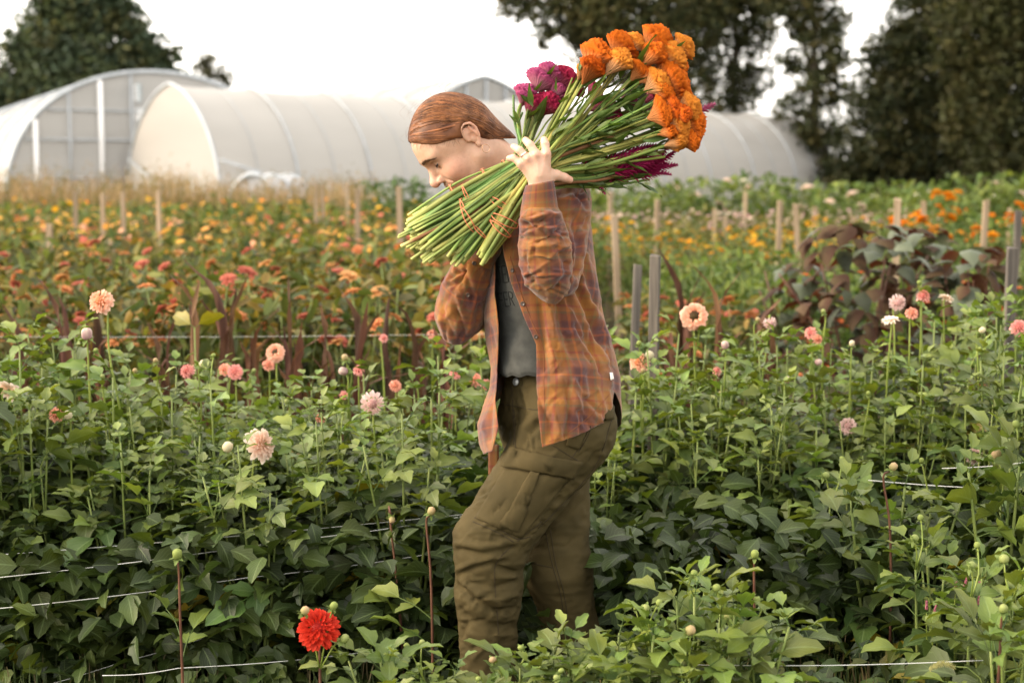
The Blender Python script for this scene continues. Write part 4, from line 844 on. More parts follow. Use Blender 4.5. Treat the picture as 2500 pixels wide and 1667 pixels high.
def patch(tree, quad, nu, nv, off, thick, name, mat, parent, puff=0., uvs=1.0):
    """a flat cloth piece laid on a surface: quad = four edges' corner pixels, bilinear"""
    a,b,c,d = [np.array(q, float) for q in quad]; V = []; uv = []; last = None
    for j in range(nv+1):
        for i in range(nu+1):
            u, v = i/nu, j/nv; p = (a*(1-u)+b*u)*(1-v)+(d*(1-u)+c*u)*v; loc, n = hit(tree, *p)
            if loc is None: loc, n = last if last else (Vector(Q(*p)), Vector((0,-1,0)))
            last = (loc, n); V.append(tuple(loc + n*(off + puff*math.sin(math.pi*u)*math.sin(math.pi*v)))); uv.append((u*uvs, v*uvs))
    Fc = [(j*(nu+1)+i, j*(nu+1)+i+1, (j+1)*(nu+1)+i+1, (j+1)*(nu+1)+i) for j in range(nv) for i in range(nu)]
    o = Geo().add(V, Fc, uv).obj(name, mat, parent); m = o.modifiers.new('s', 'SOLIDIFY'); m.thickness = thick; m.offset = 0; return o
def seam(tree, pts, r, name, mat, parent, off=.0005, n=24):
    P = []
    for p in spline(pts, n):
        loc, nn = hit(tree, *p)
        if loc is not None: P.append(loc+nn*off)
    if len(P) > 2: Geo().tube(P, r, 5).obj(name, mat, parent)
def puff_mesh(name, V, Fq, mat, parent, uv=None, col=None): return link(name, mk(name, V, Fq, mat, uv, col), parent)

MT['skin'] = M('skin', (1,1,1), (.94,.92,.90), 70, rough=.48, attr=True, spec=.35, sss=.18, sssr=(.006,.002,.0012), bump=.08, bscale=900)
MT['hair'] = M('brown_hair', (.120,.042,.015), (.25,.098,.038), 40, rough=.5, attr=True, spec=.3)
MT['tee'] = M('charcoal_jersey', (.046,.048,.045), (.068,.069,.064), 30, rough=.9, bump=.3, bscale=900, spec=.1)
MT['twill'] = M('olive_twill', (.043,.0325,.0120), (.062,.046,.0175), 14, rough=.8, bump=.35, bscale=1300, spec=.15)
MT['twill2'] = M('olive_twill_pocket', (.041,.031,.0115), (.058,.043,.0165), 14, rough=.82, bump=.35, bscale=1300, spec=.15)
MT['thread'] = M('dark_seam', (.030,.021,.009), None, rough=.85)
MT['gold'] = M('gold', (.75,.48,.28), None, rough=.25, metal=1.0)
MT['silver'] = M('silver', (.8,.8,.8), None, rough=.2, metal=1.0)
MT['button'] = M('dark_button', (.05,.03,.02), None, rough=.35, spec=.5)
MT['steelbtn'] = M('steel_button', (.40,.42,.42), (.5,.52,.52), 300, rough=.4, metal=.7)
MT['boot'] = M('boot_leather', (.05,.035,.02), (.08,.055,.03), 20, rough=.6)
def plaid():
    m = M('plaid_flannel', (1,1,1), None, rough=.85, spec=.1, bump=.35, bscale=700); t = m.node_tree; L = t.links.new; b = t.nodes['Principled BSDF']
    uv = t.nodes.new('ShaderNodeUVMap'); s = t.nodes.new('ShaderNodeSeparateXYZ'); L(uv.outputs[0], s.inputs[0]); outs = []
    O = (.245,.102,.025); Ru = (.175,.060,.024); P = (.080,.034,.032); Gn = (.135,.088,.036); Rd = (.215,.058,.024); P2 = (.118,.044,.033)
    for ax, ph in ((0,.12),(1,.35)):
        k = t.nodes.new('ShaderNodeMath'); k.operation = 'MULTIPLY_ADD'; k.inputs[1].default_value = 1/.12; k.inputs[2].default_value = ph; L(s.outputs[ax], k.inputs[0])
        f = t.nodes.new('ShaderNodeMath'); f.operation = 'FRACT'; L(k.outputs[0], f.inputs[0]); r = t.nodes.new('ShaderNodeValToRGB'); cr = r.color_ramp; cr.interpolation = 'LINEAR'
        st = [(0,O),(.09,O),(.10,Rd),(.14,Rd),(.15,O),(.24,O),(.25,Gn),(.29,Gn),(.30,Ru),(.43,Ru),(.45,P2),(.49,P),(.59,P),(.60,Rd),(.635,Rd),(.645,P),(.73,P),(.76,P2),(.82,Ru),(.83,Gn),(.865,Gn),(.88,Ru),(.94,O)]
        cr.elements[0].position = 0; cr.elements[0].color = (*O,1); cr.elements[1].position = 1; cr.elements[1].color = (*O,1)
        for p,c in st[1:]: e = cr.elements.new(p); e.color = (*c,1)
        L(f.outputs[0], r.inputs[0]); outs.append(r.outputs[0])
    # woven threads: warp and weft alternate
    w = t.nodes.new('ShaderNodeTexNoise'); w.inputs['Scale'].default_value = 420; L(uv.outputs[0], w.inputs['Vector']); wr = t.nodes.new('ShaderNodeMapRange'); wr.inputs[1].default_value = .3; wr.inputs[2].default_value = .7; wr.inputs[3].default_value = .43; wr.inputs[4].default_value = .57; L(w.outputs[0], wr.inputs[0])
    x = t.nodes.new('ShaderNodeMix'); x.data_type = 'RGBA'; L(wr.outputs[0], x.inputs[0]); L(outs[0], x.inputs[6]); L(outs[1], x.inputs[7])
    n = t.nodes.new('ShaderNodeTexNoise'); n.inputs['Scale'].default_value = 9; n.inputs['Detail'].default_value = 5; L(uv.outputs[0], n.inputs['Vector']); nr = t.nodes.new('ShaderNodeMapRange'); nr.inputs[3].default_value = .86; nr.inputs[4].default_value = 1.12; L(n.outputs[0], nr.inputs[0])
    y = t.nodes.new('ShaderNodeMix'); y.data_type = 'RGBA'; y.blend_type = 'MULTIPLY'; y.inputs[0].default_value = 1; L(x.outputs[2], y.inputs[6]); L(nr.outputs[0], y.inputs[7]); L(y.outputs[2], b.inputs['Base Color'])
    b.inputs['Sheen Weight'].default_value = .25; b.inputs['Sheen Roughness'].default_value = .5
    return m
MT['plaid'] = plaid()

woman = empty('person', (Q(1320,1740)[0], Y0, 0), 'woman in open plaid shirt and olive cargo trousers carrying flowers on her shoulder', 'person')
# --- head, in its own frame: X to the nose, Y to her left (camera side), Z to the crown
TH, PS, HS = math.radians(48), math.radians(14), 1.09
fw = np.array([-math.cos(TH)*math.cos(PS), -math.cos(TH)*math.sin(PS), -math.sin(TH)]); lf = np.array([math.sin(PS), -math.cos(PS), 0]); up = np.cross(fw, lf)
HR = np.stack([fw, lf, up], 1)*HS; HO = Q(1150,338,-.06) - HR@np.array([0,.072,0])
def hw(p): return np.asarray(p)@HR.T + HO          # head frame -> world
def hpx(p): return proj(hw(np.atleast_2d(p)))
EYE = np.array([.0815,.031,.014])
def head_sdf(P):
    Ps = P.copy(); Ps[...,1] = np.abs(Ps[...,1])                                     # the face is symmetric
    d = s_ell(P, (.016,0,.036), (.086,.070,.079))
    d = smin(d, s_ell(P, (.052,0,.042), (.050,.057,.054)), .03)                      # forehead
    d = smin(d, s_ell(P, (.050,0,-.030), (.052,.055,.062)), .03)                     # mid face
    d = smin(d, s_cone(Ps, (.012,.050,-.045), (.075,.016,-.092), .020,.020), .03)    # jaw
    d = smin(d, s_ell(P, (.080,0,-.042), (.030,.034,.026)), .016)                    # muzzle
    d = smin(d, s_ell(P, (.086,0,-.094), (.020,.022,.020)), .02)                     # chin
    d = smin(d, s_ell(Ps, (.070,.040,-.024), (.026,.022,.024)), .022)                # cheek
    d = smin(d, s_cone(Ps, (.100,.010,.034), (.082,.046,.036), .0085,.008), .016)    # brow ridge
    d = ssub(d, s_ell(Ps, (.1045,.031,.013), (.0150,.0165,.0125)), .014)               # eye socket
    d = smin(d, np.linalg.norm(Ps-EYE.astype(np.float32), axis=-1)-.0142, .004)      # lidded eye
    d = smin(d, s_cone(P, (.0965,0,.022), (.1215,0,-.0135), .0068,.0105), .012)       # nose ridge
    d = smin(d, np.linalg.norm(P-np.array([.1220,0,-.0160],np.float32), axis=-1)-.0118, .007)
    d = smin(d, s_ell(Ps, (.1085,.0135,-.0195), (.0115,.0078,.0085)), .0045)            # wings
    d = ssub(d, s_ell(Ps, (.1150,.0085,-.0275), (.0070,.0040,.0055)), .003)             # nostrils
    d = smin(d, s_cone(Ps, (.1055,0,-.042), (.094,.021,-.0415), .0075,.004), .008)   # upper lip
    d = smin(d, s_cone(Ps, (.1030,0,-.0545), (.092,.019,-.0465), .0080,.004), .008)
    d = ssub(d, s_cone(Ps, (.1125,0,-.0485), (.0925,.028,-.0415), .0018,.0030), .004)  # mouth line
    d = ssub(d, s_cone(Ps, (.1085,.0225,-.018), (.0945,.035,-.036), .0026,.0022), .007) # smile fold
    d = smin(d, s_cone(P, (-.010,0,-.035), (-.022,0,-.155), .049,.050), .03)          # neck
    # ear: rim, inner ridge, lobe
    ex, ez = -.004, .006
    hel = [(ex+.012,.0665,ez-.006),(ex+.013,.071,ez+.012),(ex+.006,.0765,ez+.026),(ex-.008,.0800,ez+.029),(ex-.019,.0800,ez+.020),(ex-.021,.0785,ez+.004),(ex-.015,.0765,ez-.012),(ex-.004,.073,ez-.026)]
    e = np.full(P.shape[:-1], 9., np.float32)
    for a,b in zip(hel[:-1],hel[1:]): e = np.minimum(e, s_cone(Ps, a, b, .0034,.0034))
    e = smin(e, s_cone(Ps, (ex+.001,.068,ez-.026), (ex+.000,.0705,ez-.030), .0055,.0058), .004)
    e = smin(e, s_ell(Ps, (ex-.005,.0675,ez+.002), (.0175,.0075,.026)), .003)
    e = smin(e, s_cone(Ps, (ex-.011,.0765,ez+.016), (ex-.011,.0755,ez-.008), .0028,.003), .004)
    e = ssub(e, s_ell(Ps, (ex-.001,.0785,ez-.003), (.0075,.0075,.0095)), .003)
    e = ssub(e, s_ell(Ps, (ex-.002,.0800,ez+.018), (.0075,.0050,.0070)), .003)
    e = smin(e, s_cone(Ps, (ex+.0115,.0695,ez-.006), (ex+.010,.0705,ez+.000), .0036,.003), .003)   # tragus
    return smin(d, e, .004)
hV, hF = surfnet(head_sdf, (-.09,-.092,-.205), (.140,.092,.125), .0021); hV = smooth(hV, hF, 2, .5)
def skin_cols(V):
    c = np.tile(np.array([.56,.345,.245]), (len(V),1)); S = np.abs(V[:,1])
    def blob(p, r, col, k): 
        nonlocal c; q = V.copy(); q[:,1] = S; w = (k*np.exp(-(np.linalg.norm((q-np.array(p))/np.array(r), axis=1))**2))[:,None]; c = c*(1-w)+np.array(col)*w
    blob((.075,.05,-.02), (.03,.03,.025), (.54,.235,.165), .6); blob((.123,.0,-.017), (.016,.016,.014), (.60,.25,.18), .6)
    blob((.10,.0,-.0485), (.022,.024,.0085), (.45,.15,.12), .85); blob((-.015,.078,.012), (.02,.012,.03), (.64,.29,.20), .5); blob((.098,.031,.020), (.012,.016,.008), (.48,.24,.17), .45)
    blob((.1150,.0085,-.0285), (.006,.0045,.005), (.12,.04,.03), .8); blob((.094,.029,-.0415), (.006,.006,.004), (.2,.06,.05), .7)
    return c
hC = skin_cols(hV)*np.array([1+.05*N3(tuple(p*55))+.05*N3(tuple(p*160)) for p in hV])[:,None]
# --- hand on the stems (her left), built at full detail
def hand_sdf_maker(K, dk, wr, palm_k=.016):
    def f(P):
        d = None
        for fi,(pts, rs) in enumerate(K):
            fd = None
            for (a,b,ra,rb) in zip(pts[:-1],pts[1:],rs[:-1],rs[1:]):
                e = s_cone(P, a, b, ra, rb); fd = e if fd is None else smin(fd, e, .004)
            if d is None: d = fd
            else: d = smin(d, fd, dk)
        for (a,b,ra,rb) in wr: d = smin(d, s_cone(P, a, b, ra, rb), palm_k)
        return d
    return f
px1 = PXM*.93
def H(x, y, dy): return Q(x, y, dy)
K = [([H(1330,404,-.300),H(1333,375,-.308),H(1331,353,-.303),H(1328,342,-.286)], [.012,.0108,.0098,.0088]),
     ([H(1316,404,-.302),H(1308,377,-.311),H(1294,354,-.305),H(1283,343,-.288)], [.012,.0108,.0095,.0084]),
     ([H(1304,408,-.300),H(1288,387,-.308),H(1268,367,-.303),H(1254,359,-.286)], [.0115,.0102,.0090,.0080]),
     ([H(1295,416,-.296),H(1272,399,-.301),H(1254,386,-.296),H(1243,387,-.280)], [.011,.0095,.0084,.0075]),
     ([H(1338,428,-.285),H(1358,428,-.275),H(1378,434,-.262),H(1391,439,-.252)], [.014,.0125,.0105,.0088])]
WRp = [(H(1318,470,-.285), H(1318,425,-.292), .026,.026), (H(1318,425,-.292), H(1330,385,-.302), .021,.0115), (H(1316,425,-.292), H(1308,385,-.304), .021,.0115), (H(1312,428,-.290), H(1291,393,-.300), .019,.0112), (H(1308,432,-.288), H(1277,404,-.296), .017,.0105),
       (H(1318,520,-.270), H(1318,470,-.285), .026,.026), (H(1338,428,-.285), H(1326,455,-.285), .014,.018)]
aV, aF = surfnet(hand_sdf_maker(K, .0025, WRp, .012), (Q(1215,330,-.28)-[0,.07,.0]).tolist()[:2]+[Q(1318,525,-.27)[2]], (Q(1405,330,-.28)+[.02,.08,.03]).tolist(), .0022)
aV = smooth(aV, aF, 2, .5)
_rf = np.random.default_rng(8)
for _i in _rf.permutation(np.where((hV[:,1] > .01)&(hV[:,0] > .03)&(hV[:,2] > -.05)&(hV[:,2] < .03))[0])[:70]:      # freckles
    _w = np.exp(-(((hV-hV[_i])**2).sum(1))/(.0007+.0010*_rf.random())**2)[:,None]*.28; hC = hC*(1-_w)+np.array([.33,.16,.10])*_w
knu = [(1333,375),(1308,377),(1288,387),(1271,399)]
aV = sculpt(aV, aF, [([k,k], 6, .0016) for k in knu] + [([(1333,375),(1322,430)], 5, .0010), ([(1308,377),(1316,430)], 5, .0010), ([(1288,387),(1310,430)], 5, .0010)] + [([(a,b),(c,d)], 2.0, -.0008) for (a,b,c,d) in ((1324,354,1340,354),(1288,352,1300,359),(1263,363,1272,372),(1250,383,1256,391))])
aC = np.tile(np.array([.60,.38,.28]), (len(aV),1)); ap = proj(aV)
for (kx,ky,r,k) in [(1333,375,9,.5),(1308,377,9,.5),(1288,387,9,.5),(1271,399,9,.5),(1328,342,9,.6),(1283,343,9,.6),(1254,359,9,.6),(1243,387,9,.6),(1293,354,7,.4),(1267,367,7,.4),(1391,439,10,.5)]:
    w = (k*np.exp(-((ap-[kx,ky])**2).sum(1)/r**2))[:,None]; aC = aC*(1-w)+np.array([.64,.32,.235])*w
# --- the other hand, closed round the stems from below
FH = Q(1205,572,-.075)
K2 = [([FH+[.01+.0*i,.012,.0], FH+np.array([-.012-.012*i,-.035,.010-.012*i]), FH+np.array([-.010-.012*i,-.058,.036-.012*i]), FH+np.array([.004-.012*i,-.052,.052-.012*i])], [.012,.0098,.0086,.0076]) for i in range(4)] + [([FH+[.02,.0,.0], FH+[.038,-.02,.015], FH+[.034,-.04,.034], FH+[.022,-.048,.046]], [.013,.011,.0095,.008])]
bV, bF = surfnet(hand_sdf_maker(K2, .003, [(FH+[.0,.015,-.03], FH+[-.01,.005,.0], .026,.027), (Q(1150,660,-.03), FH+[.0,.015,-.03], .028,.026)], .012), FH-[.10,.12,.13], FH+[.09,.13,.09], .0032); bV = smooth(bV, bF, 2)
# --- body under the clothes
def body_sdf(P):
    c = lambda a,b,ra,rb: s_cone(P, a, b, ra, rb); nb = hw((-.022,0,-.155))
    d = c(nb, Q(1300,470), .058,.075); d = smin(d, c(Q(1315,560,0), Q(1340,760,0), .10,.09), .06); d = smin(d, c(Q(1340,760,0), Q(1350,960,0), .09,.085), .06)
    d = smin(d, c(Q(1250,520,.10), Q(1375,495,-.10), .055,.055), .06)
    for (s,e,w,r) in ((Q(1378,500,-.12),Q(1352,690,-.24),Q(1318,500,-.276),.042),(Q(1238,540,.13),Q(1118,782,.05),Q(1152,660,-.04),.042)):
        d = smin(d, c(s,e,r,.034), .03); d = smin(d, c(e,w,.034,.024), .02)
    for (h,k,a,r) in ((Q(1385,1050,-.07),Q(1195,1330,-.12),Q(1193,1690,-.10),.085),(Q(1330,1060,.07),Q(1362,1400,.04),Q(1425,1690,.10),.085)):
        d = smin(d, c(h,k,r,.055), .04); d = smin(d, c(k,a,.055,.036), .02)
    return d
oV, oF = surfnet(body_sdf, Q(1060,1710,.30)-[0,.62,0], Q(1470,380,.28), .012); oV = smooth(oV, oF, 1)
BV = np.concatenate([hw(hV), aV, bV, oV]); BF = np.concatenate([hF, aF+len(hV), bF+len(hV)+len(aV), oF+len(hV)+len(aV)+len(bV)])
BC = np.concatenate([hC, aC, np.tile([.60,.37,.27], (len(bV)+len(oV),1))])
link('body', mk('body', BV, BF, MT['skin'], None, BC), woman)
hT = bvh(hw(hV), hF)
# eye: dark slit with lashes, brow hairs
MT['eyedark'] = M('eye_dark', (.02,.012,.01), None, rough=.15, spec=.6); MT['brow'] = M('brow_hair', (.13,.065,.035), None, rough=.6)
def on_face(p, off=0.):
    """point of the head surface seen from the side, given in head X,Z at camera side"""
    o = Vector(hw((p[0]+.05*0, .2, p[1]))); d = Vector(-lf); l, n, i, q = hT.ray_cast(o, d); return (l + Vector(lf)*0 + n*off) if l else None
def arc_front(ys, zs, off):
    out = []
    for y,z in zip(ys,zs):
        l,n,i,q = hT.ray_cast(Vector(hw((.25,y,z))), Vector(-fw)); out.append(l+n*off)
    return out
for sgn in (1,-1):
    ys = sgn*np.linspace(.0195,.0435,11); t = np.linspace(0,1,11)
    lid = arc_front(ys, .0150-.0045*np.sin(math.pi*t)+.001*t, .0004)
    Geo().tube(lid, np.array([.0008,.0017,.0026,.0033,.0037,.0038,.0037,.0033,.0027,.0018,.0008]), 5).obj('eyelashes', MT['eyedark'], woman)
    g = Geo()
    for k in range(9):
        p = lid[2+k]if 2+k < 11 else lid[-1]; g.tube([p, p+Vector(fw)*.003-Vector(up)*.0035, p+Vector(fw)*.0055-Vector(up)*.004], [.0004,.0003,.0001], 3, cap=False)
    g.obj('lashes', MT['eyedark'], woman)
    crease = arc_front(ys, .0232+.0035*np.sin(math.pi*t)-.001*t, .0000); Geo().tube(crease, .0005, 4).obj('eyelid_crease', M('lid_crease_%d' % sgn, (.30,.14,.10), None, rough=.7), woman)
    g = Geo(); Rb = np.random.default_rng(3)
    for k in range(260):
        t_ = Rb.random(); y = sgn*(.010+.042*t_); z = .0325+.0065*math.sin(math.pi*min(1,t_*.85+.1)) - .004*t_ + Rb.normal()*.0021*(1.2-t_*.7)
        p = arc_front([y, y+sgn*.0045],[z, z+.0022*(1-t_*1.6)], .0005); g.tube(p, [.00045,.0002], 3, cap=False)
    g.obj('eyebrow', MT['brow'], woman)
# --- hair: a fitted under-layer and combed strands gathered low at the nape
KN = np.array([-.060,.0,-.066])                     # the knot
def hair_sdf(P):
    Ps = P.copy(); Ps[...,1] = np.abs(Ps[...,1])
    d = s_ell(P, (.014,0,.038), (.0935,.0775,.0905)); d = smin(d, s_ell(P, (.053,0,.048), (.054,.062,.056)), .02)
    d = smin(d, s_cone(P, (-.030,0,.005), KN, .060,.026), .03); d = smin(d, s_cone(P, KN, KN+np.array([-.012,0,-.030]), .024,.016), .012)
    d = smin(d, s_cone(Ps, (.030,.060,.030), (-.02,.068,.040), .012,.013), .02)      # the wave over the ear
    # keep hair behind the hairline (forehead, temple) and off the neck
    cut = P[...,0]*.72 - P[...,2]*.694 - .0054 + .006*np.sin(P[...,0]*70) 
    cut2 = np.minimum(.010-P[...,2], P[...,0]+.019)
    d = -smin(-d, -cut.astype(np.float32), .006)
    d = -smin(-d, -cut2.astype(np.float32), .01)
    ear = s_ell(Ps, (-.008,.082,.004), (.0225,.018,.032)); return ssub(d, ear, .004)
rV, rF = surfnet(hair_sdf, (-.12,-.10,-.125), (.13,.10,.145), .0026); rV = smooth(rV, rF, 3)
hair = link('hair', mk('hair', hw(rV), rF, MT['hair'], None, np.tile([.62,.58,.55],(len(rV),1))), woman)
rT = BVHTree.FromPolygons([tuple(v) for v in rV], [tuple(int(i) for i in f) for f in rF])
g = Geo(); Rh = np.random.default_rng(9); ns_ = 0
front = spline([(.047,.0,.128),(.080,.0,.112),(.098,.010,.094),(.092,.030,.085),(.078,.048,.070),(.058,.062,.052),(.036,.070,.032),(.022,.074,.018)], 60); topl = spline([(.047,.0,.128),(.015,.0,.133),(-.03,.0,.122),(-.06,.0,.10)], 30)
starts = [front[i] for i in Rh.integers(60, size=700)] + [topl[i] for i in Rh.integers(30, size=800)] + [rV[i] for i in Rh.permutation(np.where((rV[:,1] > .012)&(rV[:,0] > -.05)&(rV[:,2] > -.02))[0])[:900]]
for si_, s in enumerate(starts):
    isf = si_ < 700; ism = si_ >= 1500
    s = s + Rh.normal(size=3)*.003; e = KN + np.array([.004,.016*Rh.random()+.002,Rh.normal()*.013]); side = .076 + .004*Rh.random()
    m1 = s*.62 + e*.38; m2 = s*.28 + e*.72; lat = min(1,.35+abs(s[1])*14+.25*Rh.random()) if isf else Rh.random()**.7; m1 = m1*[1,0,1] + [0 if isf else -.03*(1-lat),side*lat,.012 if isf else .03*(1-lat)+.005]; m2 = m2*[1,0,1]+[-.012-.02*(1-lat),.056*lat,.010]
    if ism: m1 = s*.66+e*.34; m1 = m1 + [0,.012,.012]; m2 = s*.3+e*.7; m2 = m2 + [0,.012,.008]
    P = spline([s, m1, m2, e], 15); out = []
    cj = np.array([.012,0,.036]); lift = Rh.random()**1.5
    for pi_, p in enumerate(P):
        o = Vector(p + (p-cj)*1.2); l,n,i,q = rT.ray_cast(o, Vector(cj-p).normalized())
        if l is None: continue
        out.append(np.array(l + n*(.0003+.0016*lift*math.sin(math.pi*min(1,(pi_+.3)/14)))))
    if len(out) < 9: continue
    out = np.array(out)
    if (((out[:,0]+.008)/.0215)**2+((out[:,2]-.004)/.031)**2 < 1)[out[:,1] > .05].any(): continue
    out[1:-1] = (out[:-2]+2*out[1:-1]+out[2:])/4; tone = (.45+.85*Rh.random()**1.2)*(.75+.5*abs(mnoise.noise(Vector(s)*45))*2); col = np.array([1.0,.95+.1*Rh.random(),.9])*tone
    for sg in (1,-1):
        q = out*[1,sg,1]; V,Fc,uv = tube(hw(q), np.linspace(.0008,.0012,len(q))*HS*np.r_[.4,np.ones(len(q)-2),.5], 4, False); g.add(V,Fc,uv,col)
for k in range(70):                                  # heavier locks give the combed relief
    s = front[8+Rh.integers(52)] if k % 3 else topl[Rh.integers(30)]; e = KN + np.array([.004,.020*Rh.random()+.002,Rh.normal()*.014]); lat = min(1,.4+abs(s[1])*13+.2*Rh.random()) if k % 3 else Rh.random()
    m1 = (s*.62+e*.38)*[1,0,1]+[0,.077*lat,.012]; m2 = (s*.28+e*.72)*[1,0,1]+[-.012-.02*(1-lat),.056*lat,.010]; P = spline([s,m1,m2,e], 18); out = []
    for p in P:
        l,n,i,q = rT.ray_cast(Vector(p+(p-np.array([.012,0,.036]))*1.2), Vector(np.array([.012,0,.036])-p).normalized())
        if l is not None: out.append(np.array(l-n*.0004))
    out = np.array(out)
    if len(out) < 10 or (((out[:,0]+.008)/.0215)**2+((out[:,2]-.004)/.031)**2 < 1)[out[:,1] > .05].any(): continue
    out[1:-1] = (out[:-2]+2*out[1:-1]+out[2:])/4; tone = .35+.9*Rh.random()
    for sg in (1,-1): V,Fc,uv = tube(hw(out*[1,sg,1]), np.sin(np.linspace(.25,2.7,len(out)))*.0034*(.6+.6*Rh.random()), 7, False); g.add(V,Fc,uv,np.array([1,.96,.9])*tone)
g.obj('hair_strands', MT['hair'], hair)
g = Geo()
for k in range(50):                                  # stray wisps
    s = front[Rh.integers(60)] if k % 2 else topl[Rh.integers(30)]; s = s*[1,1,1]+Rh.normal(size=3)*.006; d = np.array([Rh.normal()*.3-.5, abs(Rh.normal())*.3, abs(Rh.normal())*.5+.2]); L = .015+.03*Rh.random()
    g.tube(hw(spline([s, s+d*L*.6, s+d*L+[-.5*L,0,-.3*L]], 7)), .00014, 3, False, col=(1.2,1.1,1))
for k in range(40):                                  # short fine hairs that soften the hairline
    s = front[14+Rh.integers(46)] + Rh.normal(size=3)*.002; d = np.array([.75,.0,-.66])+Rh.normal(size=3)*.35; q = []
    for t in np.linspace(0, .006+.011*Rh.random(), 5):
        p = s+d*t; l,n,i,dd = hT.ray_cast(Vector(hw(p+[.02,.09,.02])), Vector(hw(p)-hw(p+[.02,.09,.02])).normalized())
        if l is not None: q.append(l+n*.0006)
    if len(q) > 2: g.tube(q, np.linspace(.00028,.00008,len(q)), 3, False, col=(.9,.85,.8))
g.obj('stray_hair', MT['hair'], hair)
# earring, ring
c = hw((-.0045,.082,-.040)); a = np.linspace(0,2*math.pi,28); P = [c + HR[:,0]/HS*.0095*math.cos(t) + HR[:,2]/HS*.0105*math.sin(t) for t in a]
Geo().tube(P, .0007, 6, False).obj('earring', MT['gold'], woman)
ra, rb = Q(1288,387,-.308), Q(1268,367,-.303); ax = (rb-ra)/np.linalg.norm(rb-ra); c = ra + (rb-ra)*.45; n1 = np.cross(ax,[0,0,1.]); n1 /= np.linalg.norm(n1); n2 = np.cross(ax,n1); g = Geo()
V = []; m = 28
for k in range(m):
    t = k*2*math.pi/m
    for (r,z) in ((.0102,-.0022),(.0108,0),(.0102,.0022),(.0094,0)): V.append(c+(n1*math.cos(t)+n2*math.sin(t))*r+ax*z)
g.add(V, [(k*4+j, k*4+(j+1)%4, ((k+1)%m)*4+(j+1)%4, ((k+1)%m)*4+j) for k in range(m) for j in range(4)]).obj('finger_ring', MT['silver'], woman)
# --- trousers
MT['sthread'] = M('rust_thread', (.20,.075,.03), None, rough=.85)
sideax = np.array([.57,-.82,0])
def pants_sdf(P):
    c = lambda a,b,ra,rb: s_cone(P, a, b, ra, rb)
    w0, w1 = Q(1345,925,0), Q(1352,1020,0); d = c(w0+sideax*.045, w1+sideax*.06, .092,.114); d = smin(d, c(w0-sideax*.045, w1-sideax*.06, .092,.110), .05)
    n = c(Q(1388,1050,-.075), Q(1198,1322,-.13), .112,.088); n = smin(n, c(Q(1198,1322,-.13), Q(1192,1440,-.12), .088,.078), .03); n = smin(n, c(Q(1192,1440,-.12), Q(1192,1685,-.10), .077,.068), .03)
    f = c(Q(1335,1060,.07), Q(1362,1390,.04), .110,.082); f = smin(f, c(Q(1362,1390,.04), Q(1425,1680,.10), .082,.064), .03)
    d = smin(d, smin(n, f, .012), .04); top = P[...,2] - Q(1340,886,0)[2]; return np.maximum(d, top.astype(np.float32))
pV, pF = surfnet(pants_sdf, Q(1080,1700,.25)-[0,.52,0], Q(1525,870,.27), .0047); pV = smooth(pV, pF, 2)
near = (pV[:,1] < Y0+.02).astype(float); far_ = 1-near
pV = wrinkle(pV, pF, .0026, 24, 3, (1,1,1.6)); pV = wrinkle(pV, pF, .0030, 11, 8, (.7,.7,1.3))
c1 = lambda s, w, h: ([( x/2.35+1050, y/2.35+1000) for x,y in s], w, h)
pV = sculpt(pV, pF, [
 c1([(120,965),(250,905),(420,875)],8,-.007), c1([(130,930),(260,875),(400,850)],8,.006), c1([(160,800),(300,830),(470,790)],8,-.006), c1([(150,765),(300,790),(480,760)],9,.005),
 c1([(150,1000),(240,1085),(330,1135),(395,1165)],9,-.010), c1([(190,990),(290,1060),(400,1110)],10,.008), c1([(380,905),(490,935)],7,-.008), c1([(380,1020),(490,985)],7,-.008), c1([(370,960),(480,955)],8,.006),
 c1([(380,1150),(490,1130)],7,-.006), c1([(165,1150),(205,1200),(180,1300)],8,-.008), c1([(400,1080),(490,1060)],8,.006), c1([(200,1180),(330,1230),(470,1240)],9,-.005), c1([(220,1280),(350,1300),(480,1290)],9,.004),
 c1([(640,640),(730,520),(770,430)],7,-.006), c1([(560,690),(680,600),(800,470)],8,.004), c1([(700,470),(790,420)],5,-.005), c1([(640,560),(700,500)],5,-.004),
 c1([(490,290),(560,130),(620,80)],8,-.007), c1([(440,300),(520,110),(600,40)],9,.006), c1([(480,230),(490,80),(500,0)],7,-.005), c1([(560,120),(640,60)],7,-.006),
 *auto(46,(1105,1280,1275,1600),(-15,40),(30,75),4.5,.0030,1), *auto(30,(1160,1180,1420,1330),(20,60),(25,60),4,.0026,2), *auto(26,(1215,930,1330,1100),(60,110),(25,60),4,.0032,3), *auto(16,(1330,1000,1490,1180),(30,80),(25,60),4.5,.0028,4),
 c1([(1000,200),(960,330),(830,480)],14,.004), c1([(860,390),(760,560),(560,820)],12,-.004), c1([(900,420),(800,570),(640,760)],12,.004)], near)
pV = sculpt(pV, pF, [c1([(740,955),(880,1005)],8,-.008), c1([(740,930),(890,960)],8,.006), c1([(730,1065),(890,1020)],8,-.008), c1([(740,1030),(880,1050)],7,.005), c1([(740,1135),(920,1105)],8,-.008), c1([(760,1195),(930,1165)],8,-.007), c1([(770,1160),(920,1140)],8,.006),
 *auto(44,(1270,1340,1450,1600),(-20,30),(30,80),4.5,.0030,5), c1([(575,1135),(640,1165),(720,1140)],7,-.010), c1([(570,1100),(680,1120)],9,.006), c1([(520,900),(560,1000),(600,1110)],12,.006), c1([(750,650),(800,760),(870,860)],14,-.005), c1([(800,640),(850,780)],12,.004), c1([(560,870),(690,900)],7,-.004), c1([(580,1000),(690,960)],7,-.003)], far_)
tr = puff_mesh('trousers', pV, pF, MT['twill'], woman); pT = bvh(pV, pF)
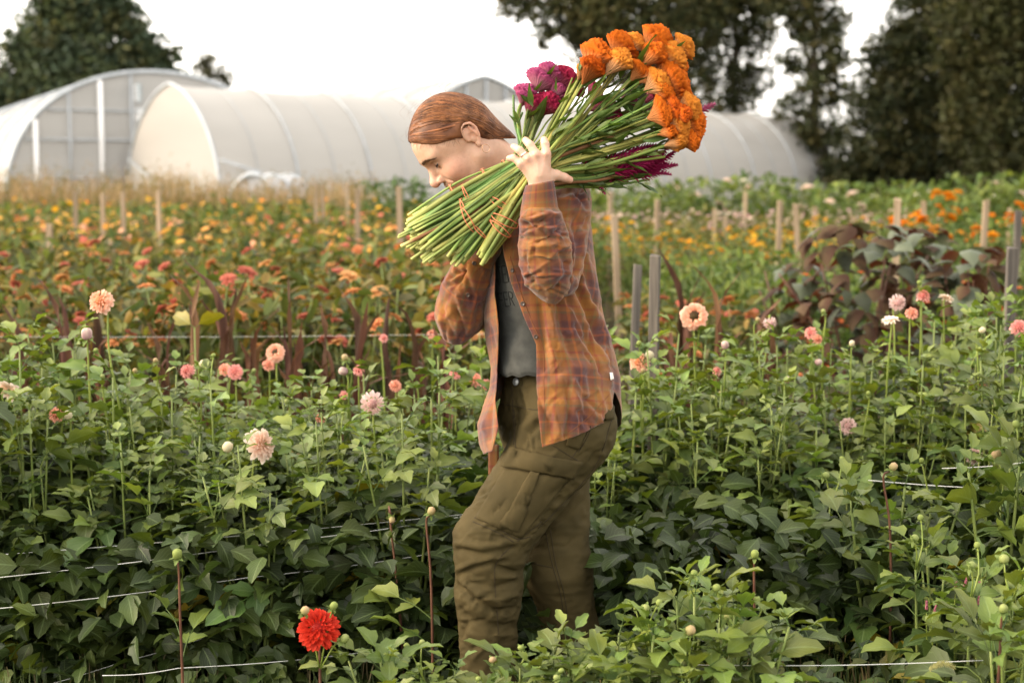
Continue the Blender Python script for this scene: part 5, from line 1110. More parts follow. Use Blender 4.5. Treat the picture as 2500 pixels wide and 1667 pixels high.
zz = lambda *a: [(x/2.35+1050, y/2.35+1000) for x,y in a]
patch(pT, zz((432,338),(795,392),(520,735),(262,622)), 22, 16, .004, .003, 'cargo_pocket', MT['twill2'], tr, .007)
patch(pT, zz((585,352),(630,362),(505,700),(392,672)), 6, 16, .011, .003, 'pocket_pleat', MT['twill2'], tr, .003)
patch(pT, zz((470,222),(866,298),(812,388),(418,328)), 20, 8, .009, .004, 'pocket_flap', MT['twill2'], tr, .006)
patch(pT, zz((800,82),(905,98),(850,228),(780,205)), 8, 8, .003, .003, 'coin_pocket', MT['twill2'], tr, .002)
patch(pT, zz((975,-20),(1050,-45),(1045,55),(1000,62)), 6, 6, .004, .004, 'back_pocket_flap', MT['twill2'], tr, .004)
for nm, pts in (('seam',[(470,240),(660,262),(860,310)]),('seam',[(425,318),(620,342),(795,380)]),('seam',[(640,640),(480,770),(380,880),(372,1000),(385,1180),(400,1400)]),('seam',[(905,20),(905,120),(835,245),(800,290)]),('seam',[(915,20),(915,125),(850,245)]),('seam',[(255,618),(380,672),(490,738),(575,728)]),('seam',[(245,640),(370,695),(480,758)]),('seam',[(660,690),(700,880),(745,1040),(770,1200)]),('seam',[(690,690),(720,880),(765,1040),(790,1200)]),('seam',[(560,875),(700,905)]),('seam',[(480,0),(490,100),(478,200)]),('seam',[(700,205),(720,215),(860,300)]),('seam',[(1040,60),(960,300),(800,500),(620,680)])):
    seam(pT, zz(*pts), .0011, nm, MT['thread'], tr, n=30)
seam(pT, [(1218,985),(1262,992),(1310,1000),(1420,1000)], .0012, 'waistband_seam', MT['thread'], tr)
seam(pT, [(1249,925),(1252,1000),(1258,1080),(1262,1140)], .0014, 'fly_seam', MT['thread'], tr)
l, n = hit(pT, 1262, 932)
if l is not None:
    q = n.to_track_quat('Z','Y').to_matrix().to_4x4(); V = []; prof = [(0,.006),(.004,.0062),(.0055,.0045),(.0085,.0055),(.0102,.0045),(.0105,.002),(.0095,0)]
    for (r,z) in prof: V += [(r*math.cos(k*.349), r*math.sin(k*.349), z) for k in range(18)]
    Geo().add(V, [(i*18+k, (i+1)*18+k, (i+1)*18+(k+1)%18, i*18+(k+1)%18) for i in range(len(prof)-1) for k in range(18)]).obj('trouser_button', MT['steelbtn'], tr, mw=Matrix.Translation(l+n*.001) @ q)
for (a,hd) in ((Q(1192,1680,-.10),-1),(Q(1425,1678,.10),-1)):
    a[2] = max(a[2], .1); f = lambda P: np.maximum(smin(smin(s_cone(P, a+[0,0,.02], [a[0],a[1],.06], .05,.048), s_cone(P, [a[0]-.01,a[1],.05], [a[0]-.13,a[1]-.03,.035], .045,.036), .02), s_ell(P, [a[0]-.06,a[1]-.01,.02], [.13,.05,.03]), .01), -(P[...,2]))
    v,q = surfnet(f, [a[0]-.22,a[1]-.12,-.01], [a[0]+.09,a[1]+.1,.18], .008); puff_mesh('boot', smooth(v,q,1), q, MT['boot'], woman)

# --- lofted garments: rows of (y, left x, right x, depth centre, depth radius), in photograph pixels
def loft(rows, n, phi0=0., phi1=2*math.pi, closed=True, dens=None, hem=None, uscale=.15, tilt=None):
    R_ = np.asarray(rows, float); ys = np.linspace(R_[0,0], R_[-1,0], dens or 40); xl = np.interp(ys, R_[:,0], R_[:,1]); xr = np.interp(ys, R_[:,0], R_[:,2]); dc = np.interp(ys, R_[:,0], R_[:,3]); dr = np.interp(ys, R_[:,0], R_[:,4])
    V = []; uv = []; m = n if closed else n+1
    for y,l,r,c,b in zip(ys,xl,xr,dc,dr):
        cx_, a_ = (l+r)/2, (r-l)/2
        for k in range(m):
            ph = phi0+(phi1-phi0)*k/n; V.append(Q(cx_+a_*math.cos(ph), y, c-b*math.sin(ph))); uv.append((ph*uscale, y*PXM))
    k2 = (lambda k: (k+1) % n) if closed else (lambda k: k+1)
    Fq = np.array([(i*m+k, i*m+k2(k), (i+1)*m+k2(k), (i+1)*m+k) for i in range(len(ys)-1) for k in range(n)])
    return np.array(V), Fq[:, ::-1], np.array(uv)
# t-shirt
tV, tF, tU = loft([(425,1262,1350,0,.07),(455,1235,1385,0,.13),(500,1213,1415,0,.145),(600,1200,1435,0,.135),(700,1203,1445,0,.125),(800,1209,1452,0,.124),(880,1211,1460,0,.136),(900,1212,1466,0,.142),(912,1213,1466,0,.143),(920,1217,1460,0,.137)], 110, dens=150)
c7 = lambda s, w, h: ([(x/2.851+1030, y/2.851+580) for x,y in s], w, h)
tV = wrinkle(tV, tF, .0022, 14, 4)
low = np.clip((Q(1300,880,-.1)[2]-tV[:,2])/.035, 0, 1); tV[:,2] += low*np.array([.009*N3((x*28,y*28,1)) for x,y,z in tV])
tV = sculpt(tV, tF, [c7([(560,760),(640,880),(800,900)],6,.009), c7([(540,830),(560,900),(620,925)],5,.010), c7([(535,930),(580,945)],5,.010), c7([(600,800),(700,890),(790,860)],6,-.007), c7([(620,420),(640,640),(680,800)],8,.008), c7([(580,450),(600,640),(620,760)],9,-.008), c7([(700,620),(740,740),(790,800)],9,-.007), c7([(560,870),(590,905)],4,-.008), *auto(40,(1210,640,1320,910),(50,130),(25,70),4,.0026,6)])
tee = puff_mesh('t_shirt', tV, tF, MT['tee'], woman, tU); tT = bvh(tV, tF)
MT['print'] = M('faded_print', (.022,.024,.022), None, rough=.9)
def glyph(strokes_):
    for pts in strokes_:
        P = []
        for p in spline(pts, 8):
            l, n = hit(tT, *p)
            if l is not None: P.append(l+n*.0006)
        if len(P) > 2: Geo().tube(P, .0014, 4, flat=.5).obj('print_letter', MT['print'], tee)
# the shirt's print reads downwards, tilted: ...TER / ...FER
def letters(word, x0, y0, dx, dy, w, h, sl):
    G = {'T':[[(0,0),(1,0)],[(.5,0),(.5,1)]],'E':[[(0,0),(0,1)],[(0,0),(1,0)],[(0,.5),(.8,.5)],[(0,1),(1,1)]],'R':[[(0,1),(0,0)],[(0,0),(.9,.1),(.9,.42),(0,.5)],[(.4,.5),(1,1)]],'F':[[(0,1),(0,0)],[(0,0),(1,0)],[(0,.5),(.8,.5)]]}
    for i,ch in enumerate(word):
        for st in G[ch]: glyph([[(x0+dx*i + u*w + v*sl, y0+dy*i + v*h + u*w*-.05) for u,v in st]])
letters('TER', 1213, 652, 12, -2, 9, 40, 5); letters('FER', 1217, 716, 12, -2, 9, 34, 6)

# --- plaid shirt: open sheet from the near front edge round the back to the far front edge
XB = [(425,1345),(440,1392),(455,1415),(480,1428),(560,1440),(640,1449),(740,1463),(800,1476),(860,1496),(920,1511),(1000,1516),(1110,1516)]
XL = [(425,1262),(440,1240),(455,1225),(500,1208),(600,1196),(700,1187),(780,1185),(833,1190),(896,1201),(948,1197),(994,1181),(1036,1170),(1082,1173),(1110,1180)]
XF = [(425,1268),(455,1232),(500,1218),(560,1222),(626,1233),(703,1254),(783,1283),(840,1309),(931,1311),(1001,1314),(1088,1323),(1110,1325)]
XG = [(425,1290),(455,1262),(500,1225),(600,1208),(720,1212),(790,1219),(843,1218),(931,1214),(983,1212),(1043,1218),(1103,1203),(1110,1200)]
DB = [(425,.07),(440,.12),(455,.15),(500,.165),(600,.165),(700,.165),(850,.180),(950,.205),(1000,.222),(1110,.232)]
nu, nv = 230, 170; V = np.zeros((nv+1, nu+1, 3)); U = np.zeros((nv+1, nu+1, 2))
us = np.linspace(0,1,nu+1)
hemtab = np.array([(0,1092),(.045,1078),(.10,1062),(.16,1035),(.205,1005),(.245,962),(.262,955),(.275,985),(.32,1035),(.40,1050),(.55,1050),(.66,1040),(.72,960),(.76,955),(.82,1010),(.90,1085),(.95,1108),(1,1100)])
hem = np.interp(us, hemtab[:,0], hemtab[:,1])
for j in range(nv+1):
    for i in range(nu+1):
        y = 428 + (hem[i]-428)*(j/nv); xb, xl, xf, xg, b = [np.interp(y, *np.array(t).T) for t in (XB,XL,XF,XG,DB)]; cx_, a_ = (xb+xl)/2, (xb-xl)/2
        pf = math.acos(max(-1,min(1,(xf-cx_)/a_))); pg = math.pi - math.acos(max(-1,min(1,(cx_-xg)/a_))); ph = pf + (-(2*math.pi-pg) - pf)*us[i]
        flare = 1 + .0*ph; V[j,i] = Q(cx_+a_*math.cos(ph), y, -b*math.sin(ph)*flare); U[j,i] = (ph*.155, y*PXM + .03*math.sin(ph))
V = V.reshape(-1,3); idx = np.arange((nv+1)*(nu+1)).reshape(nv+1,nu+1); sF = np.stack([idx[:-1,:-1],idx[:-1,1:],idx[1:,1:],idx[1:,:-1]],-1).reshape(-1,4)
if (normals(V,sF)[idx[90,30]]*(CAMP-V[idx[90,30]])).sum() < 0: sF = sF[:, ::-1]
V = wrinkle(V, sF, .0042, 7.5, 1, (1,1,.5)); V = wrinkle(V, sF, .0016, 22, 6, (1,1,.5))
nearm = (np.tile(us, nv+1) < .36).astype(float)
V = sculpt(V, sF, [
 c7([(1050,290),(1130,450),(1200,600),(1275,730)],9,-.017), c7([(1090,270),(1180,470),(1240,590),(1300,700)],10,.012), c7([(1010,350),(1090,500),(1180,660)],12,.008), c7([(880,440),(900,700),(920,850)],11,.008), c7([(830,480),(850,720),(850,900)],10,-.008), c7([(960,470),(980,640),(1040,800)],10,-.009), c7([(1020,520),(1060,660),(1120,780)],9,.009), c7([(1060,620),(1130,720),(1220,800)],9,-.007),
 c7([(1180,640),(1230,700),(1290,780)],8,-.008), c7([(840,1050),(950,1000),(1100,900)],14,.006), c7([(830,1200),(900,1300),(850,1440)],10,-.006), c7([(900,1180),(960,1280),(940,1380)],10,.007), c7([(1010,1040),(1030,1250),(1000,1380)],8,-.010), c7([(1050,1000),(1080,1180)],10,.008), c7([(1180,950),(1200,1080),(1140,1180)],12,-.006),
 c7([(1300,800),(1340,900),(1350,1050)],8,-.008), c7([(1240,760),(1290,900),(1320,1020)],9,.006), c7([(1110,160),(1160,300),(1240,500)],9,-.010), c7([(1150,120),(1200,280),(1260,470)],9,.006), c7([(1130,560),(1250,640)],7,-.006),
 *auto(60,(1320,560,1500,1080),(85,135),(40,110),4.5,.0042,7), *auto(24,(1325,640,1480,1060),(20,60),(30,70),4,.0026,8),
 c7([(470,1000),(440,1180),(420,1330)],6,.006), c7([(500,950),(480,1150),(470,1400)],6,-.006), c7([(500,760),(480,650),(450,600)],6,-.006)])
V += (np.random.default_rng(2).normal(size=V.shape)*.0002)
sh = puff_mesh('shirt', V, sF, MT['plaid'], woman, U.reshape(-1,2)); m = sh.modifiers.new('s','SOLIDIFY'); m.thickness = .0014; m.offset = -1
shT = bvh(V, sF)
def sleeve(name, rows, n, dens, uscale, strokes, wr=(.003,16), voff=0.):
    v, f, u = loft(rows, n, dens=dens, uscale=uscale)
    if (normals(v,f)*(CAMP-v)).sum(1)[len(v)//2 + n//4] < 0: f = f[:, ::-1]
    v = wrinkle(v, f, wr[0]*1.6, wr[1], len(rows), (.6,.6,1.5)); v = wrinkle(v, f, wr[0]*.6, 45, 3); v = sculpt(v, f, strokes); u[:,1] += voff; return puff_mesh(name, v, f, MT['plaid'], sh, u), bvh(v, f)
# near sleeve
sleeve('sleeve', [(441,1385,1400,-.09,.008),(445,1368,1416,-.09,.03),(452,1350,1427,-.095,.052),(470,1332,1438,-.11,.075),(500,1318,1441,-.12,.08),(560,1306,1436,-.155,.075),(620,1300,1428,-.185,.07),(680,1308,1414,-.21,.062),(715,1330,1398,-.22,.04),(722,1345,1380,-.22,.02)], 72, 90, .062,
 [*auto(34,(1330,455,1440,720),(40,110),(30,80),4.5,.0040,9), c7([(1060,-120),(1100,60),(1070,240)],9,-.010), c7([(1000,-60),(1050,120),(1030,300)],9,.008), ([(1370,470),(1400,465),(1425,490)],6,-.006), ([(1365,490),(1400,480),(1432,520)],6,.006), ([(1375,530),(1405,525),(1430,560)],6,-.006)])
fs, fT = sleeve('sleeve', [(508,1276,1361,-.285,.045),(522,1271,1367,-.285,.052),(540,1271,1375,-.285,.055),(565,1270,1384,-.28,.060),(600,1268,1391,-.275,.063),(640,1269,1394,-.265,.064),(670,1274,1394,-.258,.063),(695,1285,1391,-.25,.056),(715,1302,1382,-.245,.044),(729,1320,1368,-.243,.028),(738,1338,1352,-.242,.006)], 84, 120, .060,
 [*auto(40,(1268,515,1395,735),(-35,35),(30,80),4.2,.0034,10), *auto(12,(1268,560,1395,700),(60,110),(30,70),4.5,.0028,11), ([(1284,545),(1305,560),(1318,540),(1330,535)],6,-.010), ([(1280,530),(1300,535),(1340,522),(1362,530)],7,.008), ([(1275,575),(1310,580),(1350,570),(1372,560)],7,-.006), ([(1300,600),(1345,600),(1385,585)],8,.005), ([(1318,560),(1350,590),(1380,640)],8,-.006), ([(1385,640),(1378,675),(1360,700)],6,-.008), ([(1300,660),(1340,680),(1375,668)],8,.005), ([(1278,640),(1300,690),(1330,715)],8,-.004), ([(1330,550),(1362,575),(1388,610)],7,.006)], (.0022,18), .05)
cV, cF, cU = loft([(447,1285,1351,-.290,.036),(455,1282,1353,-.290,.038),(480,1277,1357,-.288,.041),(505,1273,1361,-.286,.044),(518,1271,1363,-.285,.046)], 48, dens=16, uscale=.05)
sl = np.array([(p[0]-Q(1318,450,-.29)[0]) for p in cV]); cV[:,2] += sl*.18*np.clip((cV[:,2]-Q(1318,520,-.29)[2])/.07,0,1)
cf = puff_mesh('cuff', wrinkle(cV, cF, .0010, 30, 2), cF, MT['plaid'], sh, cU+[.03,.02]); m = cf.modifiers.new('s','SOLIDIFY'); m.thickness = .0035; m.offset = 0
cT = bvh(cV, cF); seam(cT, [(1282,466),(1318,460),(1352,458)], .0007, 'cuff_stitching', MT['sthread'], cf); seam(cT, [(1275,512),(1318,512),(1360,510)], .0008, 'cuff_stitching', MT['sthread'], cf)
# far sleeve: forearm rising to the hidden hand
def tube_sleeve(name, path, n, dens, strokes, wr, uo=(0,0)):
    A = np.array([list(Q(x,y,d))+[r*PXM] for x,y,d,r in path]); S = spline(A, dens); v,f,u = tube(S[:,:3], np.maximum(S[:,3],.002), n, False); f = np.array(f); L = np.r_[0, np.cumsum(np.linalg.norm(np.diff(S[:,:3],axis=0),axis=1))]
    u = np.stack([u[:,0]*.34+uo[0], np.repeat(L, n)+uo[1]], 1)
    k = np.argmax(((CAMP-v)*(v-np.repeat(S[:,:3],n,0))).sum(1)); 
    if (normals(v,f)[k]*(CAMP-v[k])).sum() < 0: f = f[:, ::-1]
    v = wrinkle(v, f, wr[0]*1.5, wr[1], 5); v = wrinkle(v, f, wr[0]*.6, 45, 3); v = sculpt(v, f, strokes); return puff_mesh(name, v, f, MT['plaid'], sh, u), bvh(v, f)
tube_sleeve('sleeve', [(1240,545,.12,72),(1210,620,.11,66),(1165,715,.08,62),(1128,775,.06,54),(1110,810,.055,36),(1104,832,.055,8)], 40, 44, [], (.003,14))
f2, f2T = tube_sleeve('sleeve', [(1168,634,-.062,38),(1156,655,-.055,44),(1140,695,-.03,55),(1128,740,-.01,59),(1119,780,.01,57),(1112,808,.02,42),(1107,828,.03,22),(1105,838,.03,4)], 72, 100,
 [*auto(36,(1075,620,1190,838),(40,120),(30,80),4.2,.0036,12), c7([(200,280),(240,250),(285,235)],5,-.009), c7([(190,330),(240,320),(290,250)],6,-.009), c7([(210,300),(265,265)],4,.006), c7([(300,240),(330,330),(350,420)],6,-.006), c7([(220,400),(240,500),(270,560)],7,-.009), c7([(250,400),(265,480),(280,540)],6,.008), c7([(140,480),(180,420),(210,350)],7,-.005), c7([(130,560),(150,640),(200,700)],8,.004), c7([(330,400),(330,500),(250,600)],5,.004), c7([(200,350),(230,430),(240,500)],5,.006)], (.0020,18), (.1,.06))
g2, g2T = tube_sleeve('cuff', [(1200,580,-.080,33),(1188,602,-.076,34),(1174,625,-.068,37),(1163,645,-.058,39)], 40, 14, [], (.001,30), (.02,.01))
def button(tree, px, py, parent, r=.0055):
    l, n = hit(tree, px, py)
    if l is None: return
    q = n.to_track_quat('Z','Y').to_matrix().to_4x4(); prof = [(0.0001,.0012),(r*.55,.0012),(r*.8,.0026),(r,.0020),(r,.0)]; V = []
    for (a,z) in prof: V += [(a*math.cos(k*.4488), a*math.sin(k*.4488), z) for k in range(14)]
    Geo().add(V, [(i*14+k, (i+1)*14+k, (i+1)*14+(k+1)%14, i*14+(k+1)%14) for i in range(4) for k in range(14)]).obj('button', MT['button'], parent, mw=Matrix.Translation(l+n*.0012) @ q)
button(f2T, 1158, 643, sh); button(f2T, 1143, 720, sh); button(shT, 1252, 660, sh); button(shT, 1277, 742, sh, .006); button(shT, 1308, 822, sh)
# placket along the near front edge
P = []; pl = []
seam(shT, [(1246,626),(1268,703),(1297,783),(1325,850),(1327,931),(1330,1001)], .0009, 'placket_seam', MT['sthread'], sh, n=40)
seam(shT, [(1340,1078),(1388,1056),(1445,1010),(1488,962)], .0008, 'hem_seam', MT['sthread'], sh, n=40)
tg = patch(shT, [(1486,910),(1493,909),(1496,926),(1489,928)], 3, 4, .003, .001, 'sewn_tag', M('tag_white', (.75,.72,.66), None, rough=.8), sh)
# inside tail of the far panel, below the hem
v = np.array([Q(x,y,.12) for y in np.linspace(1085,1190,8) for x in np.linspace(1192,1218,5)]); f = np.array([(j*5+i, j*5+i+1, (j+1)*5+i+1, (j+1)*5+i) for j in range(7) for i in range(4)])
o = puff_mesh('shirt_tail', v, f, MT['plaid'], sh, np.array([(x*.006+.07, y*.012+.05) for y in range(8) for x in range(5)])); m = o.modifiers.new('s','SOLIDIFY'); m.thickness = .002
# ------------------------------------------------------------------ bunches of celosia on her shoulder
MT['cstem'] = M('celosia_stem', (.120,.152,.044), (.205,.232,.078), 16, rough=.6, attr=True, spec=.2)
MT['comb'] = M('celosia_comb', (1,1,1), (.86,.80,.75), 90, rough=.75, attr=True, spec=.15, trans=(1,1,1), tfac=.10, bump=.8, bscale=420)
MT['rubber'] = M('rubber_band', (.52,.15,.07), (.60,.20,.10), 30, rough=.55)
def ico(n):
    bm = bmesh.new(); bmesh.ops.create_icosphere(bm, subdivisions=n, radius=1); V = np.array([v.co[:] for v in bm.verts]); Fc = [tuple(v.index for v in f.verts) for f in bm.faces]; bm.free(); return V, Fc
IV, IF = ico(5)
def comb(seed, rim, deep, flank, flat=.55):
    """crested cockscomb head: fluted cone that opens into brain-like folds; stem end at the origin, crest towards +Z, unit size"""
    R = np.random.default_rng(seed); off = R.random(3)*50; V = IV.copy(); z = V[:,2]; ang = np.arctan2(V[:,1],V[:,0]); out = np.zeros_like(V); col = np.zeros_like(V)
    rim, deep, flank = map(np.array, (rim, deep, flank))
    for i,(x,y,zz) in enumerate(V):
        t = (zz+1)/2; up_ = min(1,max(0,(t-.40)/.22)); fan = .16 + .84*min(1,t/.62)**1.15
        q = Vector((x*2.1, y*2.1, zz*1.6)) + Vector(off); w = Vector((mnoise.noise(q*1.3), mnoise.noise(q*1.3+Vector((9,3,1))), mnoise.noise(q*1.3+Vector((2,8,5)))))*.7
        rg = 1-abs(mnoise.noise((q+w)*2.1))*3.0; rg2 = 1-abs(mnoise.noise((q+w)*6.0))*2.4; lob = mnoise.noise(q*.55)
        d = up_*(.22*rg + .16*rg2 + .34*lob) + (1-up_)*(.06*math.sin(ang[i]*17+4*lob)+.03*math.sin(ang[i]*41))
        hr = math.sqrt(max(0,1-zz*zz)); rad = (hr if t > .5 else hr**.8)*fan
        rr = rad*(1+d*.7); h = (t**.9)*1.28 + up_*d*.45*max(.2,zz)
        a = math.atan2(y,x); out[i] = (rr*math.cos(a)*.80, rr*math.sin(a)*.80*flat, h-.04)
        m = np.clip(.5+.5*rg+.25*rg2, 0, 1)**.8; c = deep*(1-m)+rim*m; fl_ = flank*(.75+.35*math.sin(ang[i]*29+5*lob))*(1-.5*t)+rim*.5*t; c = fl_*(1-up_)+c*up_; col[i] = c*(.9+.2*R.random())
    return mk('flower_head', out, IF, MT['comb'], None, col)
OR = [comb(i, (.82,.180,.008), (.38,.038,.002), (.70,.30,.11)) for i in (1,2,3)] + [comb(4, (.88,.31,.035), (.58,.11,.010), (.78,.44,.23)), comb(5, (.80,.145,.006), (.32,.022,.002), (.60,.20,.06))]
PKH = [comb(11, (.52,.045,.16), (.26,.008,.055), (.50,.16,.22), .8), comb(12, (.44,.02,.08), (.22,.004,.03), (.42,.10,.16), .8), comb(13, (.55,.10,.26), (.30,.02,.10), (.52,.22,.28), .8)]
def plume(seed, n=130, L=1.0, col=(.36,.008,.085), tipc=(.52,.035,.17)):
    R = np.random.default_rng(seed); g = Geo(); ax = spline([(0,0,0),(R.normal()*.04,R.normal()*.04,.5),(R.normal()*.12,R.normal()*.12,1.0)], 12); g.tube(ax, np.linspace(.045,.008,12), 5, col=col)
    for i in range(n):
        t = .05+.93*(i/n); p = ax[min(11,int(t*11))]; a = i*2.4; r = (.21*(1-t)**.6+.03); d = np.array([math.cos(a), math.sin(a), .9+.5*t]); d /= np.linalg.norm(d); k = (np.array(col)*(1-t)+np.array(tipc)*t)*(.75+.5*R.random())
        g.tube([p, p+d*r*.6+[0,0,.01], p+d*r*1.25], [.020,.014,.002], 4, cap=False, col=k)
    return g.mesh('flower_head', MT['comb'])
PL = [plume(i) for i in range(3)]; PLP = [plume(7, col=(.45,.05,.16), tipc=(.58,.14,.28))]
def lance(seed, L=.085, w=.024):
    R = np.random.default_rng(seed); g = Geo(); V = []; uv = []
    for i in range(8):
        t = i/7; ww = w*.5*[.12,.6,.92,1.0,.9,.66,.34,.02][i]
        for k in (-1,-.5,0,.5,1): V.append((L*t, k*ww, abs(k)*ww*.45 - L*.28*t*t + .003*math.sin(t*9+k))); uv.append((.5+k*.5,t))
    g.add(V, [(i*5+k, i*5+k+1, (i+1)*5+k+1, (i+1)*5+k) for i in range(7) for k in range(4)], uv, (1.25,1.3,.9)); return g.mesh('leaf', MT['leaf'])
LAN = [lance(1), lance(2,.07,.02), lance(3,.10,.022)]
Rb_ = np.random.default_rng(21)
def bunch(label, ends, grip, heads, dys, stem_r=.0040, tone=(1,1,1), n_extra=0, es=(10,9,.018), gs=(9,.020), bands=(), maroon=0., leafy=2, seed=0, name='celosia_bunch', bend=0.):
    """ends: pixel of the cut ends; grip: pixel where the hand presses; heads: list of (px,py,size,mesh list, dy); every flower is a stem with its head"""
    R = np.random.default_rng(seed+5); root = empty(name, tuple(Q(*grip, dys[1])), label, 'flower bunch', 'celosia bunches on her shoulder'); paths = []
    E, G_ = np.array(ends, float), np.array(grip, float); ax = G_-E; ax /= np.linalg.norm(ax); pr = np.array([-ax[1], ax[0]])
    hl = list(heads); 
    for k in range(n_extra):
        h = heads[R.integers(len(heads))]; hl.append((h[0]+R.normal()*14-ax[0]*40, h[1]+R.normal()*14-ax[1]*40, 0, None, h[4]+.02))
    nst = len(hl)
    order = np.argsort([ (h[0]*pr[0]+h[1]*pr[1]) for h in hl])
    for rank,oi in enumerate(order):
        hx,hy,hs,hm,hd = hl[oi]; s = (rank+.5)/nst*2-1; q = R.normal()*.5
        e = E + pr*(s*es[0]*1.2+q*5) + ax*(R.normal()*es[1]*1.5+4); gp = G_ + pr*(s*gs[0]*1.3+q*3); ed = dys[0] + R.normal()*es[2]*.55; gd = dys[1] + R.normal()*gs[1]*.5
        A = Q(*e, ed); B = Q(*gp, gd); C = Q(hx, hy, hd); C = C - (C-B)/np.linalg.norm(C-B)*hs*PXM*.35; M1 = (A+B)/2 + R.normal(size=3)*.0055; M2 = (B+C)/2 + np.array([0,0,-1.])*bend*PXM + R.normal(size=3)*.004
        P = spline([A, M1, B, M2, C], 22); r0 = stem_r*(.6+.75*R.random()**1.5); rr = r0*np.linspace(1.12,.72,22)*(1+.05*np.sin(np.arange(22)*1.9)); t_ = np.array(tone)*(.5+.95*R.random())*np.array([1+.15*R.normal(),1,.85+.3*R.random()])
        if R.random() < maroon: t_ = np.array([.9,.35,.45])
        col = np.tile(t_, (22,1)); col[0] = [2.7,2.4,2.6]; col[1] = t_*1.3; V,Fc,uv = tube(P, rr, 7); g = Geo(); g.add(V, Fc, uv, np.repeat(col,7,0))
        for b in range(5):                       # leaf scars along the stem
            i = R.integers(4,20); a = R.random()*6.28; n_ = P[i] + np.array([math.cos(a)*.2, -abs(math.sin(a)), .4])*rr[i]; g.add(*sph(n_, rr[i]*.5, 5, 4), None, t_*1.12)
        st = g.obj('stem', MT['cstem'], root); paths.append(P)
        d = Vector(C-P[-4]).normalized()
        if hm:
            tc = Vector(CAMP-C).normalized(); yv = (tc-d*tc.dot(d)).normalized(); mw = Matrix.Translation(Vector(C)-d*(hs*PXM*.55)) @ Matrix((yv.cross(d), yv, d)).transposed().to_4x4() @ Matrix.Rotation(R.normal()*.6,4,'Z') @ Matrix.Scale(hs*PXM*(.95 if hm[0] not in PL and hm[0] not in PLP else 1.5),4)
            link('flower_head', hm[R.integers(len(hm))], root, mw)
        for q_ in range(R.integers(0, leafy+2) if hm else R.integers(0, 2)):
            i = R.integers(14,21); az = Vector(P[i]-P[i-1]).normalized(); sd = Vector((R.normal()*.6,-abs(R.normal())*.7,R.normal()*.6)); dd = (az*1.0+sd*.55).normalized(); link('leaf', LAN[R.integers(3)], root, Matrix.Translation(P[i]) @ dd.to_track_quat('X','Z').to_matrix().to_4x4() @ Matrix.Rotation(R.normal()*.6,4,'X') @ Matrix.Scale(.6+.4*R.random(),4))
    for bt, sl in bands:                          # rubber bands wound round the lower stems
        i = bt; C_ = np.array([p[i] for p in paths]); T = np.mean([p[i+1]-p[i] for p in paths], 0); T /= np.linalg.norm(T); c = C_.mean(0); n1 = np.cross(T,[0,1.,0]); n1 /= np.linalg.norm(n1); n2 = np.cross(T,n1)
        u = (C_-c)@n1; v = (C_-c)@n2; r1, r2 = np.abs(u).max()+stem_r*1.25, np.abs(v).max()+stem_r*1.25
        for w in range(2):
            a = np.linspace(0,2*math.pi,30); Pb = [c + n1*r1*math.cos(t)*1.0 + n2*r2*math.sin(t) + T*(sl*math.sin(t+.4+w*2.2) + .004*w) for t in a]; Geo().tube(Pb, .0013, 5, False).obj('rubber_band', MT['rubber'], root)
    return root
bunch('bunch of magenta and pink crested celosia beside her cheek', (1001,535), (1264,385), [(1283,222,44,PKH,-.13),(1322,190,46,PKH,-.13),(1306,248,46,PKH,-.15),(1348,175,44,PKH,-.12),(1378,182,46,PKH,-.11),(1340,245,50,PKH,-.14),(1362,225,42,PKH,-.12),(1400,205,40,PKH,-.11),(1278,232,26,PKH,-.16)], (-.165,-.165), .0043, (1.05,1.05,.95), 6, (10,9,.016), (10,.020), [(4,.004),(7,.006),(9,.004)], leafy=1, seed=1, bend=-25)
bunch('thin shallow bunch of green stems along the top, crested magenta heads deep inside', (1000,556), (1288,384), [(1470,250,40,PKH,-.15),(1500,270,40,PKH,-.15),(1520,300,40,PKH,-.16),(1540,240,36,PKH,-.15),(1560,280,36,PKH,-.15),(1455,215,30,PKH,-.13),(1590,265,30,PLP,-.15),(1600,240,34,PKH,-.13)], (-.175,-.19), .0044, (.95,1.0,.9), 14, (15,8,.018), (12,.016), [(5,.006)], leafy=2, seed=2)
bunch('steep bunch of orange cockscombs, its cut ends above the shirt front', (1182,622), (1312,412), [(1450,158,58,OR,-.22),(1462,125,60,OR[:4],-.20),(1512,140,56,OR,-.22),(1525,110,58,OR[3:4]+OR[:2],-.20),(1552,100,40,OR[3:4],-.19),(1600,125,62,OR,-.21),(1612,95,62,OR,-.19),(1640,130,58,OR,-.20),(1566,170,40,OR,-.22),(1425,170,34,OR[3:4],-.21)], (-.225,-.235), .0047, (1.25,1.15,.9), 13, (12,10,.014), (17,.012), [(3,.010),(4,-.008)], leafy=2, seed=3)
bunch('thick green bunch of orange cockscombs tied low, beside the cuff buttons', (1112,632), (1305,402), [(1640,175,56,OR,-.21),(1655,150,54,OR,-.19),(1660,205,58,OR,-.22),(1612,200,48,OR,-.24),(1590,180,40,OR,-.22),(1668,230,46,OR,-.21),(1674,112,42,OR[3:4],-.19),(1630,232,42,OR,-.24)], (-.205,-.220), .0049, (.85,1.05,.85), 12, (17,8,.016), (15,.014), [(3,.006),(6,-.006)], leafy=2, seed=4)
